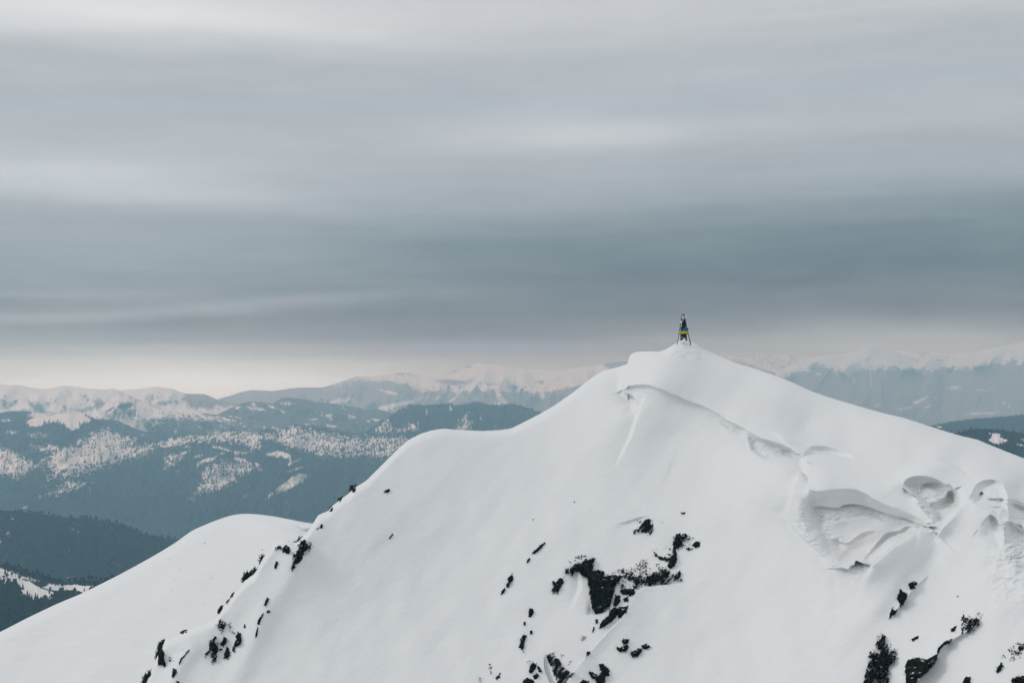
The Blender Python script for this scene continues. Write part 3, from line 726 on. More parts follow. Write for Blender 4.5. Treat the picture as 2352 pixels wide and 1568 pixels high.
rock("faint grey grains of rock in the snow at the bottom of the face", [Z6([(1010, 1292), (1024, 1292), (1040, 1360), (1028, 1365)]), Z6([(1050, 1390), (1100, 1350), (1095, 1390), (1060, 1415)]), Z6([(940, 1385), (970, 1410), (965, 1431), (945, 1415)])], 0.2, 3.0, -2.2, group=G_LOW)
# near slope, lower right
rock("single black stone on clean snow below the deep cornice bowl", [Z7([(1556, 750), (1585, 731), (1617, 737), (1612, 757), (1592, 757), (1602, 777), (1570, 783)])], 0.6, 0.8, 0.6, group=G_NEAR)
rock("black rock step following the snow fold under the single stone", [Z7([(1500, 788), (1520, 803), (1547, 820), (1542, 850), (1515, 887), (1500, 907), (1488, 870), (1473, 840)])], 0.7, 1.6, 0.4, group=G_NEAR)
rock("small pointed rock at the lower end of the rock step", [Z7([(1443, 910), (1457, 935), (1482, 923), (1462, 957), (1440, 967), (1423, 993), (1428, 950)])], 0.6, 1.3, 0.4, group=G_NEAR)
rock("steep dark outcrop with ribs of snow at the bottom, under the pointed rock", [Z7([(1340, 1140), (1390, 1130), (1430, 1200), (1467, 1215), (1462, 1290), (1422, 1320), (1417, 1460), (1240, 1460), (1250, 1390), (1275, 1310), (1288, 1220), (1325, 1190)]), Z7([(1348, 1100), (1375, 1088), (1397, 1110), (1392, 1142), (1348, 1142)])], 1.1, 3.2, -0.3, gap=22, group=G_NEAR)
rock("broad bare brown black slab behind a smooth curved snow edge", [Z7([(1553, 1273), (1620, 1253), (1680, 1268), (1757, 1233), (1742, 1290), (1692, 1347), (1622, 1402), (1602, 1460), (1538, 1460), (1533, 1320)])], 0.9, 1.3, 0.4, group=G_NEAR)
rock("curved dark ledge above the broad bare slab", [Z7([(1753, 1225), (1758, 1190), (1800, 1148), (1862, 1123), (1847, 1152), (1800, 1172), (1772, 1207), (1760, 1232)])], 0.6, 1.4, 0.4, group=G_NEAR)
rock("streaky broken rock high on the near slope above the curved ledge", [Z7([(1928, 948), (1945, 990), (1970, 983), (1995, 988), (2042, 988), (2047, 1005), (2002, 1052), (1980, 1082), (1955, 1087), (1940, 1050), (1925, 1097), (1918, 1050)])], 0.6, 3.0, -0.4, gap=12, group=G_NEAR)
rock("small speckled rock in the snow between the curved ledge and the streaky rock", [Z7([(1850, 1055), (1885, 1038), (1875, 1070), (1850, 1080)])], 0.35, 2.4, 0.2, group=G_NEAR)
rock("small speckled rock alone between the ribbed outcrop and the curved ledge", [Z7([(1572, 1130), (1625, 1100), (1620, 1125), (1585, 1145)])], 0.35, 2.4, 0.2, group=G_NEAR)
rock("dark rock cut by the bottom edge east of the broad slab", [Z7([(1935, 1410), (1955, 1388), (1982, 1395), (1980, 1460), (1930, 1460)])], 0.6, 1.6, 0.5, group=G_NEAR)
rock("ragged rock spot near the corner beside the diagonal rock line", [Z7([(2190, 1293), (2207, 1310), (2192, 1347), (2165, 1367), (2158, 1350)])], 0.5, 2.2, 0.2, group=G_NEAR)
rock("diagonal line of broken rock leaving the frame near the corner", [Z7([(2400, 1110), (2400, 1170), (2300, 1232), (2250, 1282), (2288, 1208)])], 0.5, 3.2, -0.9, gap=5, group=G_NEAR)
rock("powdered rock specks at the very bottom corner", [Z7([(2260, 1400), (2330, 1375), (2400, 1390), (2400, 1460), (2280, 1460)])], 0.4, 3.2, -1.0, gap=5, group=G_NEAR)
rock("tiny black pebble in the wide snow of the near slope", [Z7([(1889, 825), (1898, 826), (1899, 838), (1892, 840)])], 0.35, 0.6, 0.0, group=G_NEAR)
rock("dark crumbs of rock in the notch at the mouth of the bowl", [Z8([(1440, 950), (1500, 950), (1518, 962), (1480, 968)])], 0.3, 1.0, -0.6, group=G_NEAR)
rock("tiny upright dark stub just below the notch of the bowl", [Z8([(1518, 1010), (1532, 1020), (1528, 1035), (1515, 1030)])], 0.3, 0.8, 0.0, group=G_NEAR)
rock("black crumb at the top of the gully beside the snow pillow", [Z8([(196, 372), (212, 376), (218, 388), (200, 388)])], 0.3, 0.8, -0.6, group=G_NEAR)


# crumbs of rock that just prick through the snow
def rubble(label, polys, thr=0.20, size=3.2):
    polys = [np.asarray(q, float)[:, :2] for q in polys]
    allp = np.concatenate(polys); x0, y0 = allp.min(0) - 8; x1, y1 = allp.max(0) + 8
    px, py = np.meshgrid(np.arange(x0, x1, 0.7), np.arange(y0, y1, 0.7))
    sd = np.full(px.shape, -1e9)
    for q in polys: sd = np.maximum(sd, poly_sdf(px, py, q))
    n = fbm(px / (size * 1.5), py / size, 95, 4, 0.65) + 0.45 * fbm(px / 24, py / 18, 97, 2)
    s = n - thr - 0.5 * sstep(8, -5, sd)
    h = np.clip(s, -0.25, 0.25) * 0.9
    P = ray(px, py) * (depth_m(px, py) - h - 0.01)[..., None]
    kv = s > -0.06
    keep = kv[:-1, :-1] | kv[1:, :-1] | kv[:-1, 1:] | kv[1:, 1:]
    me = grid_mesh("rubble", P, M_ROCK, {}, keep)
    tag(link("rubble", me, loc=recentre(me)), label, "rubble", kind="stuff")


rubble("rock crumbs in the snow above the middle cliff", [Z6([(1540, 610), (1600, 545), (1750, 515), (1760, 560), (1680, 575), (1600, 605)]), Z6([(1800, 650), (2000, 610), (2100, 560), (2250, 620), (2270, 660), (2130, 690), (1950, 690)]), Z6([(1880, 700), (2000, 690), (2010, 780), (1920, 800)])])
rubble("rock crumbs around the pillar and the highest speckled rock", [Z6([(2020, 300), (2160, 280), (2190, 350), (2130, 410), (2050, 400)]), Z6([(2140, 500), (2200, 470), (2290, 490), (2290, 565), (2200, 565)]), Z6([(2250, 440), (2352, 375), (2430, 430), (2400, 510), (2300, 525)]), Z6([(2180, 310), (2250, 300), (2240, 340)]), Z6([(2300, 255), (2352, 240), (2360, 300)])], 0.24)
rubble("rock crumbs on the near slope round the steep outcrops", [Z7([(2200, 1200), (2352, 1120), (2352, 1260), (2250, 1310), (2150, 1390)]), Z7([(1560, 1145), (1640, 1085), (1640, 1125)]), Z7([(1830, 1070), (1920, 1015), (1905, 1095)]), Z7([(1390, 1140), (1500, 1190), (1500, 1280), (1400, 1340)]), Z7([(1900, 980), (2060, 930), (2060, 1060), (1960, 1110)]), Z7([(2200, 930), (2240, 915), (2240, 965)]), Z7([(2240, 1380), (2352, 1360), (2352, 1440), (2250, 1440)])], 0.22)
rubble("rock crumbs at the foot of the middle face", [Z6([(1400, 1225), (1470, 1185), (1580, 1255), (1630, 1310), (1560, 1340), (1480, 1265)]), Z6([(1240, 1280), (1350, 1255), (1330, 1300)]), Z6([(1620, 1090), (1700, 1090), (1690, 1160), (1640, 1150)]), Z6([(1225, 1095), (1280, 1085), (1270, 1200), (1230, 1200)]), Z6([(1010, 1300), (1060, 1390), (1100, 1350), (1090, 1410), (1040, 1410)])], 0.27, 2.8)
rubble("rock crumbs along the ridge rib", [Z5([(1140, 1225), (1225, 1225), (1205, 1295), (1150, 1295)]), Z5([(1712, 1215), (1760, 1210), (1722, 1275)]), Z5([(1470, 1000), (1600, 1000), (1620, 1090), (1500, 1110)]), Z5([(2030, 470), (2160, 450), (2150, 540), (2080, 580), (2000, 580)]), Z5([(1680, 740), (1720, 660), (1770, 650), (1740, 700)])], 0.25, 2.8)
rubble("dry stems and crumbs under the cornice bowl", [Z7([(570, 490), (640, 480), (700, 510), (640, 520)]), Z7([(770, 560), (830, 600), (830, 670), (790, 640)]), Z7([(830, 725), (1000, 740), (1030, 690), (1060, 700), (1020, 780), (900, 750)])], 0.42, 2.6)


# ------------------------------------------------------------------ far hills
def cover_field(px, py, base, blobs, polys, namp, nscale, tilt, seed, streak=1.0):
    """woods (1) and snow (0) as they lie on a hillside"""
    f = np.full(px.shape, float(base))
    for pts, v, soft in polys:
        s = poly_sdf(px, py, np.asarray(pts, float)[:, :2]) + soft * 2.2 * fbm(px / 11, py / 6, seed + 5, 4, 0.65)
        f = f + v * sstep(-soft, soft, s)
    for cx, cy, rx, ry, ang, v in blobs:
        a = math.radians(ang); dx = px - cx; dy = py - cy
        u = (dx * math.cos(a) + dy * math.sin(a)) / rx; w = (-dx * math.sin(a) + dy * math.cos(a)) / ry
        q = np.sqrt(u * u + w * w) + 0.9 * fbm(px / 8, py / 5, seed + 7, 4, 0.65)
        f = f + v * (1 - sstep(0.55, 1.25, q))
    ta = math.radians(tilt)
    u = px * math.cos(ta) + py * math.sin(ta); w = -px * math.sin(ta) + py * math.cos(ta)
    n = 0.85 * fbm(u / (nscale * 4.5), w / (nscale * 0.62), seed, 5, 0.66) + streak * 1.0 * fbm(px / 2.3, py / 7.0, seed + 11, 2, 0.6)
    mixd = np.exp(-((f - 0.36) / 0.24) ** 2)
    f = f + 1.7 * n * (namp + 0.80 * mixd)
    return sstep(0.35, 0.65, f)


TREE_V = []; TREE_F = []
for k, (z0, z1, r) in enumerate([(0.06, 0.50, 0.20), (0.32, 0.76, 0.145), (0.60, 1.0, 0.085)]):
    b = len(TREE_V)
    for j in range(5):
        a = 2 * math.pi * (j + 0.5 * k) / 5
        TREE_V.append((r * math.cos(a), r * math.sin(a), z0))
    TREE_V.append((0, 0, z1))
    for j in range(5): TREE_F.append((b + j, b + (j + 1) % 5, b + 5))
TREE_V = np.array(TREE_V); TREE_F = np.array(TREE_F)
_ph = (1 + 5 ** .5) / 2
ICO_V = np.array([(-1, _ph, 0), (1, _ph, 0), (-1, -_ph, 0), (1, -_ph, 0), (0, -1, _ph), (0, 1, _ph), (0, -1, -_ph), (0, 1, -_ph), (_ph, 0, -1), (_ph, 0, 1), (-_ph, 0, -1), (-_ph, 0, 1)]) / 1.9
ICO_F = np.array([(0, 11, 5), (0, 5, 1), (0, 1, 7), (0, 7, 10), (0, 10, 11), (1, 5, 9), (5, 11, 4), (11, 10, 2), (10, 7, 6), (7, 1, 8), (3, 9, 4), (3, 4, 2), (3, 2, 6), (3, 6, 8), (3, 8, 9), (4, 9, 5), (2, 4, 11), (6, 2, 10), (8, 6, 7), (9, 8, 1)])
BARE_V = ICO_V * np.array([0.26, 0.26, 0.42]) + np.array([0, 0, 0.55])


def plant(name, P, cov, step_px, n, hmin, hmax, template, mat, label):
    """one wood: many single trees on the wooded cells of a hillside sheet"""
    R, C = cov.shape
    r = rng.integers(1, R - 1, n * 3); c = rng.integers(0, C - 1, n * 3)
    ok = rng.random(n * 3) < cov[r, c] ** 1.5 + 0.02
    r = r[ok][:n]; c = c[ok][:n]
    fr = rng.random(len(r))[:, None]; fc = rng.random(len(r))[:, None]
    base = P[r, c] * (1 - fr) * (1 - fc) + P[r - 1, c] * fr * (1 - fc) + P[r, c + 1] * (1 - fr) * fc + P[r - 1, c + 1] * fr * fc
    h = hmin + (hmax - hmin) * rng.random(len(r)) ** 1.3
    a = rng.random(len(r)) * 6.283; wd = 0.8 + 0.5 * rng.random(len(r))
    tv, tf = template
    x = tv[None, :, 0] * np.cos(a)[:, None] - tv[None, :, 1] * np.sin(a)[:, None]
    y = tv[None, :, 0] * np.sin(a)[:, None] + tv[None, :, 1] * np.cos(a)[:, None]
    V = np.stack([x * (h * wd)[:, None], y * (h * wd)[:, None], np.repeat(tv[None, :, 2], len(r), 0) * h[:, None] - 0.02 * h[:, None]], -1) + base[:, None, :]
    Fc = tf[None] + (np.arange(len(r)) * len(tv))[:, None, None]
    me = raw_mesh(name, V.reshape(-1, 3), Fc.reshape(-1, 3), np.full(len(r) * len(tf), 3), mat, False)
    tag(link(name, me), label, "forest", kind="stuff")


GROUND_Z = -1000.0


def hill(name, label, crest, Dc, bottom, Db, base=1.0, blobs=(), polys=(), namp=0.3, nscale=9.0, tilt=-12, seed=1, gully=0.02, gpx=60.0,
         step=1.7, mat=None, wood=None, streak=1.0, crest_noise=1.2, back=None, spurs=()):
    crest = np.asarray([p[:2] for p in crest], float)
    drop = bottom - 4                                             # both ends run down to the valley
    L = [(crest[0, 0] - w, crest[0, 1] + (drop - crest[0, 1]) * f) for w, f in ((420, 1.0), (300, 0.86), (190, 0.58), (100, 0.28), (40, 0.08))]
    Rr = [(crest[-1, 0] + w, crest[-1, 1] + (drop - crest[-1, 1]) * f) for w, f in ((40, 0.08), (100, 0.28), (190, 0.58), (300, 0.86), (420, 1.0))]
    crest = np.concatenate([np.array(L), crest, np.array(Rr)])
    xs = np.arange(crest[0, 0], crest[-1, 0], step)
    yc = np.mean([np.interp(xs + q, crest[:, 0], crest[:, 1]) for q in (-4, -2, 0, 2, 4)], 0) + crest_noise * fbm(xs / 14, xs * 0 + seed, seed + 40, 4, 0.6)
    rows = int(max(30, (bottom - yc.min()) / step))
    t = np.linspace(0, 1, rows)[:, None]
    PX = np.repeat(xs[None], rows, 0); PY = yc[None] + t * (np.maximum(bottom, yc + 25) - yc)[None]
    tt = np.clip((PY - yc[None]) / (bottom - yc.min()), 0, 1)
    D = 1 / (1 / Dc + (1 / Db - 1 / Dc) * tt)
    g = ridged(PX / gpx + 0.5 * tt, tt * 1.3 + PY / (gpx * 5), seed + 20, 4)
    D = D * (1 - gully * g * np.clip(tt * 5, 0.12, 1)) * (1 + 0.010 * fbm(PX / 300, PY / 200, seed + 33, 2))
    for pts, am, wd in spurs:                                     # ribs running down from the crest
        D = D - relief(PX, PY, spl(pts), np.linspace(0.15, 1, len(pts) * 6 - 5) * am, wd, 0)
    P = ray(PX, PY) * D[..., None]
    cov = cover_field(PX, PY, base, blobs, polys, namp, nscale, tilt, seed, streak)
    top = P[0]; span = Dc - Db
    bk = back or [(0.02, 0.004), (0.08, 0.03), (0.3, 0.14), (0.8, 0.40)]
    B = np.stack([top + np.array([0, a * span, -c * span]) for a, c in bk][::-1])
    B[..., 2] = np.maximum(B[..., 2], GROUND_Z + 1)
    foot = P[-1]
    U = []
    for k in (0.25, 0.6, 1.0):
        q = foot.copy(); dz = np.maximum(foot[:, 2] - GROUND_Z, 0) * k
        q[:, 2] -= dz; q[:, 1] -= dz * 1.4; U.append(q)
    PP = np.concatenate([B, P, np.stack(U)], 0)
    cc = np.concatenate([np.repeat(cov[:1], len(B), 0), cov, np.repeat(cov[-1:], 3, 0)], 0)
    me = grid_mesh(name, PP, mat or M_HILL, {"cover": cc})
    tag(link(name, me), label, "hill" if "hill" in name else "mountain", kind="structure")
    if wood:
        n, h0, h1, tmpl, m, lab = wood
        plant("forest", P, cov, step, n, h0, h1, tmpl, m, lab)
    return P, cov, xs, yc


SPRUCE = (TREE_V, TREE_F); BEECH = (BARE_V, ICO_F)

# far snowy range, west
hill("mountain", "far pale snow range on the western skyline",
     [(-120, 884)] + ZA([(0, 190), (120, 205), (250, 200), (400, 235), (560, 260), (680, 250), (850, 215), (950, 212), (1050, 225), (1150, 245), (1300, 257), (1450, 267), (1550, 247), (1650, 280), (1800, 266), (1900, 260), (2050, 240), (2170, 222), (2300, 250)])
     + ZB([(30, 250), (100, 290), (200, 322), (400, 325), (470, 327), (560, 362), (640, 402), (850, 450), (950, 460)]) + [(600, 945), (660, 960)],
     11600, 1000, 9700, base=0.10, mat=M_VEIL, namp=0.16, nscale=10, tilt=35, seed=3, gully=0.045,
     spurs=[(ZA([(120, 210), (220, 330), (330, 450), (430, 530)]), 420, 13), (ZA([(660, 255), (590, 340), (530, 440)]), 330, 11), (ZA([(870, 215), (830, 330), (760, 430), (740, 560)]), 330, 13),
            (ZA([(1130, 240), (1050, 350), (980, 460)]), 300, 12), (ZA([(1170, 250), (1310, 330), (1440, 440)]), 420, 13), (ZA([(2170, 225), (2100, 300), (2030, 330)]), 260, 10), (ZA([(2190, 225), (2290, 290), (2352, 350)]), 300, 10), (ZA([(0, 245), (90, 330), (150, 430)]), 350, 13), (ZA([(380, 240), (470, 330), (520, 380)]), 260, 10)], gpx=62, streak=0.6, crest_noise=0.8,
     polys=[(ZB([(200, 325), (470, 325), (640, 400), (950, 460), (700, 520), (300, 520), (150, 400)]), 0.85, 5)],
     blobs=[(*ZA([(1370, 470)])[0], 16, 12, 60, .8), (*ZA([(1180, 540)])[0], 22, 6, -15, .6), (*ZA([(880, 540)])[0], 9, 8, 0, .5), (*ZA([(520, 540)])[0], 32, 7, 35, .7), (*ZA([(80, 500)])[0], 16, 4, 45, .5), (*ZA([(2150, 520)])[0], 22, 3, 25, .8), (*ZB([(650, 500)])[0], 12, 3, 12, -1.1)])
# bright spur in front of it
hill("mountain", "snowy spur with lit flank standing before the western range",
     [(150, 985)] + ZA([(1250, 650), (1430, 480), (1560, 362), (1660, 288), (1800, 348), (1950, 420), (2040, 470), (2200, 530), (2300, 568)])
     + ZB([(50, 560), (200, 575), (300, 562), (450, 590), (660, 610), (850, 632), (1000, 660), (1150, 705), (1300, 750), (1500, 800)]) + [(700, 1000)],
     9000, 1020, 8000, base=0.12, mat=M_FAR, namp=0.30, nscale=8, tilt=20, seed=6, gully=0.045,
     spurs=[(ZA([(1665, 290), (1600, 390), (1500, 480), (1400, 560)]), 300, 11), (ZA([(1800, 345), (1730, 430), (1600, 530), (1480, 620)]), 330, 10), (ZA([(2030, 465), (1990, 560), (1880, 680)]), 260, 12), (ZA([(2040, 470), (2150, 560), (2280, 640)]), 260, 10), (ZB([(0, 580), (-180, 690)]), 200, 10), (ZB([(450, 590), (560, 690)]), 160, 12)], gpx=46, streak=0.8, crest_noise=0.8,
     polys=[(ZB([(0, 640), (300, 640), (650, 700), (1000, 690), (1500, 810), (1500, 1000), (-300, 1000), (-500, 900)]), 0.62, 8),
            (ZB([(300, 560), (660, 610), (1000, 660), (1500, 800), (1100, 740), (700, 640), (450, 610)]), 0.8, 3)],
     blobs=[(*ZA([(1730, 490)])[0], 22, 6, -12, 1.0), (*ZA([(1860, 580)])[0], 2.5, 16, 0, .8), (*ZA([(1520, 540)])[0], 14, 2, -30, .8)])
# veiled range in the middle
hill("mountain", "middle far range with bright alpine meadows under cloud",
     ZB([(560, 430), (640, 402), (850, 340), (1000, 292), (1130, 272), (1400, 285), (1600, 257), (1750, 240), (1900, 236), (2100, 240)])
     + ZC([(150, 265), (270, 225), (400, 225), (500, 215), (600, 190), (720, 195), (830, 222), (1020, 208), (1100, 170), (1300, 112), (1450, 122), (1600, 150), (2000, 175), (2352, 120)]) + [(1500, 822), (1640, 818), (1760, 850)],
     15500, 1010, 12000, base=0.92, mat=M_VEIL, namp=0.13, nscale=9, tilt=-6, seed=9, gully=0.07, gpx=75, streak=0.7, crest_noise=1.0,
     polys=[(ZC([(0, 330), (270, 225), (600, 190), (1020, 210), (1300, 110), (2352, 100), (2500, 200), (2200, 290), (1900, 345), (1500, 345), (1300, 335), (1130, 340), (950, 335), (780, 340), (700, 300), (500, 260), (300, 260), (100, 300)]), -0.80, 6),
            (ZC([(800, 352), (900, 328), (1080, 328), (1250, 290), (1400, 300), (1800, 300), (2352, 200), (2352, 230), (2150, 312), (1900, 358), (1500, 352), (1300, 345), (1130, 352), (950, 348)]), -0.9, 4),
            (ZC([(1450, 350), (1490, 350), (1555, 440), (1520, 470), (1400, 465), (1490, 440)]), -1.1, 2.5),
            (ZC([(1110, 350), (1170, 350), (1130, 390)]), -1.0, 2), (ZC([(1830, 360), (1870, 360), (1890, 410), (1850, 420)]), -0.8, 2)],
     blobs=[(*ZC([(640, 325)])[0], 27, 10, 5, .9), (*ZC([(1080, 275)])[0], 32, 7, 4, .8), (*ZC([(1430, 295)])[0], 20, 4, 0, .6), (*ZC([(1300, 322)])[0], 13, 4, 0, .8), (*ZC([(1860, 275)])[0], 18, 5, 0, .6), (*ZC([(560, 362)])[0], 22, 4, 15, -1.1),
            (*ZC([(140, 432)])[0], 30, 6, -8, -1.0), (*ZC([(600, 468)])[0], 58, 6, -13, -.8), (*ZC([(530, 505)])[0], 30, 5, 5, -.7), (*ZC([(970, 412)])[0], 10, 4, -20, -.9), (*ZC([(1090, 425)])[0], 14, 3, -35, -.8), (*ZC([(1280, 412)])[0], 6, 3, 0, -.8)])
# far ridge behind the right range
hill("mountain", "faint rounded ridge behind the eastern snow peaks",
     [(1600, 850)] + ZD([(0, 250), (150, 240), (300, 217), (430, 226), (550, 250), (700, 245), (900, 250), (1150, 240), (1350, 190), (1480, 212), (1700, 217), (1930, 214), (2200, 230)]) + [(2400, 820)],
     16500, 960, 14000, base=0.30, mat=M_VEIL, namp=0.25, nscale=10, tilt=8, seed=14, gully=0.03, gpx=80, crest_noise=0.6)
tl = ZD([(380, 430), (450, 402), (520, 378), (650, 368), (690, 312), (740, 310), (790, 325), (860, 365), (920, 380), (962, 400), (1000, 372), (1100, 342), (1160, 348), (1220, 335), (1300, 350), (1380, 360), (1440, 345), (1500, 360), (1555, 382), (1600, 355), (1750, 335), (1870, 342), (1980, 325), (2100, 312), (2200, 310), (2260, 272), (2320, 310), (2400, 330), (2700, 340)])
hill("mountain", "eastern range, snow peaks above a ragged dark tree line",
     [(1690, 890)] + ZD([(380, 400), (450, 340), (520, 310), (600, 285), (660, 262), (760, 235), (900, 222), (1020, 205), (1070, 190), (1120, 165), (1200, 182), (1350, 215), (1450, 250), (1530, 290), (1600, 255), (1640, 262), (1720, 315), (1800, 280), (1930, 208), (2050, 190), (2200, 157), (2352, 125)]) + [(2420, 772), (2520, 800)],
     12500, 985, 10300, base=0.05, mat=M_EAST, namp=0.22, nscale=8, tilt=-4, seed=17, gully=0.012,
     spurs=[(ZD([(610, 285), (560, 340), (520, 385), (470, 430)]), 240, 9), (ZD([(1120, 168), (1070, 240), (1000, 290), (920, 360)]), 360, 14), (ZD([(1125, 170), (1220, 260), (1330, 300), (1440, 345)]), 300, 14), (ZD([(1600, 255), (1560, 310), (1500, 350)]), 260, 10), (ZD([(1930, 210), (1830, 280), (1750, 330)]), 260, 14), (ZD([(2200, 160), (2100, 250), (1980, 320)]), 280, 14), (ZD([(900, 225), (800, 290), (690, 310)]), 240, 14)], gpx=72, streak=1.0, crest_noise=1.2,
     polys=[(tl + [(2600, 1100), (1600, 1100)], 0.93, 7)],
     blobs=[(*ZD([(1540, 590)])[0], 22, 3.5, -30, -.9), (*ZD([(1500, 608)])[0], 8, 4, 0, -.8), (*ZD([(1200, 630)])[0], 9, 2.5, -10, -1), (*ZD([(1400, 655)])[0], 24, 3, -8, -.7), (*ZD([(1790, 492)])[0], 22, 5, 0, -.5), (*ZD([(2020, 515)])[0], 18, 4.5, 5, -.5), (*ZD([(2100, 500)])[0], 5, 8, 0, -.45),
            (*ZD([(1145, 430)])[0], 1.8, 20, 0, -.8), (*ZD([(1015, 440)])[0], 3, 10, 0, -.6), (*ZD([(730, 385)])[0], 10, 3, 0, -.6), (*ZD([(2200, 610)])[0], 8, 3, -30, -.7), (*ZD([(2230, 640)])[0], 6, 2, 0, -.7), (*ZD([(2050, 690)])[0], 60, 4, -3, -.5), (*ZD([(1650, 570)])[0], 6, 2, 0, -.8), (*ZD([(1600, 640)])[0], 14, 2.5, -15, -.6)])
# wooded hill in the middle distance
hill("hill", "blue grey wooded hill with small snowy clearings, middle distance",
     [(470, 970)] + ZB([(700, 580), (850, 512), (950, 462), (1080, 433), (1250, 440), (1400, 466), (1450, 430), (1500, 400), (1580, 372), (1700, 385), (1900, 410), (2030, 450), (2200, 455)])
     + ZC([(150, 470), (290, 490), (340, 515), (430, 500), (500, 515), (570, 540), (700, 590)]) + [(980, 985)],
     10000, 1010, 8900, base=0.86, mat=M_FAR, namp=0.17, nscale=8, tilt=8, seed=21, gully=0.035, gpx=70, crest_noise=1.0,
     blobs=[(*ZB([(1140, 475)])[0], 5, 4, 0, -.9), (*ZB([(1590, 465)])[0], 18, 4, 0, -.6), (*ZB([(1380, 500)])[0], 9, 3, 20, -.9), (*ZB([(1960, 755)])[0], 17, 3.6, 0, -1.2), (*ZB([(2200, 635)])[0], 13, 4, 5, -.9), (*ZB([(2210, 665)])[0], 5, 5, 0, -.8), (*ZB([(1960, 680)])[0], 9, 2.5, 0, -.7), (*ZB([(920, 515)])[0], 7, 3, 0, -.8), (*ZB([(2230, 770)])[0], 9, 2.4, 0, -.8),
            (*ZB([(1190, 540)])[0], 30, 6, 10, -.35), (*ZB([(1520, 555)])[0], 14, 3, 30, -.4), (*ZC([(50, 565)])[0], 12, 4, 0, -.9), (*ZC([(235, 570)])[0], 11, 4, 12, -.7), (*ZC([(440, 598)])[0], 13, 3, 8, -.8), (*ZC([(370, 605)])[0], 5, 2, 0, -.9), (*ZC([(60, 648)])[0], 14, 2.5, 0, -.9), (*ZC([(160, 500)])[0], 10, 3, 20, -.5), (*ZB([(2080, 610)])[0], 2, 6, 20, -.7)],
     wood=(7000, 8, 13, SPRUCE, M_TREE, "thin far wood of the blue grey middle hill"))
# low dark wooded ridge tops behind the big near hill
hill("hill", "low dark wooded ridge between the spur and the large hill",
     [(150, 985)] + ZA([(1200, 720), (1340, 672), (1450, 674), (1600, 690), (1770, 762), (1860, 800), (2000, 845), (2200, 838), (2352, 828)]) + ZB([(100, 822), (200, 830), (330, 850), (430, 882), (560, 930)]) + [(520, 1030)],
     7900, 1050, 6800, base=1.0, namp=0.14, nscale=7, tilt=5, seed=25, gully=0.03, gpx=50, crest_noise=1.0,
     blobs=[(*ZA([(2000, 895)])[0], 12, 2, 5, -.6), (*ZB([(70, 850)])[0], 5, 3, 0, -.5)],
     wood=(5000, 9, 14, SPRUCE, M_TREE, "close wood covering the low dark ridge"))
hill("hill", "dim wooded ridge behind the white topped knoll",
     [(-100, 952)] + ZA([(0, 590), (80, 570), (170, 560), (300, 565), (480, 572), (560, 588), (640, 600), (720, 625), (900, 680)]) + [(200, 985)],
     7900, 1040, 6800, base=0.85, namp=0.22, nscale=7, tilt=-4, seed=28, gully=0.03, gpx=50, crest_noise=1.0,
     blobs=[(*ZA([(560, 625)])[0], 26, 7, 5, -1.0), (*ZA([(90, 700)])[0], 20, 4, -4, -.6)],
     wood=(3000, 9, 14, SPRUCE, M_TREE, "wood of the dim ridge behind the white knoll"))
# the flat topped dark ridge
hill("hill", "dark flat topped spruce ridge in the middle of the valley",
     ZC([(150, 760), (330, 712), (430, 650), (520, 590), (600, 535), (660, 500), (690, 475), (750, 467), (860, 472), (950, 465), (1030, 455), (1110, 470), (1190, 464), (1260, 445), (1310, 440), (1370, 462), (1420, 470), (1500, 466), (1600, 460), (1680, 475), (1760, 500), (1850, 535), (1950, 590)]) + [(1330, 990)],
     7800, 1030, 6800, base=0.95, namp=0.20, nscale=5, tilt=80, seed=33, gully=0.03, gpx=38, crest_noise=1.4, streak=1.5,
     polys=[(ZC([(420, 670), (540, 600), (570, 640), (640, 670), (720, 630), (800, 620), (800, 680), (600, 715), (430, 712)]), -.65, 4),
            (ZC([(1150, 590), (1225, 535), (1230, 600), (1265, 610), (1230, 680), (1090, 685), (1140, 640)]), -.62, 7)],
     blobs=[(*ZC([(1070, 500)])[0], 4, 6, 0, -.5), (*ZC([(870, 530)])[0], 3, 9, 20, -.45), (*ZC([(1460, 640)])[0], 2, 12, 0, -.4), (*ZC([(1330, 580)])[0], 2, 10, 0, -.3), (*ZC([(690, 488)])[0], 4, 3, 0, -.5)],
     wood=(9000, 12, 21, SPRUCE, M_TREE, "dense spruce wood of the flat topped ridge"))
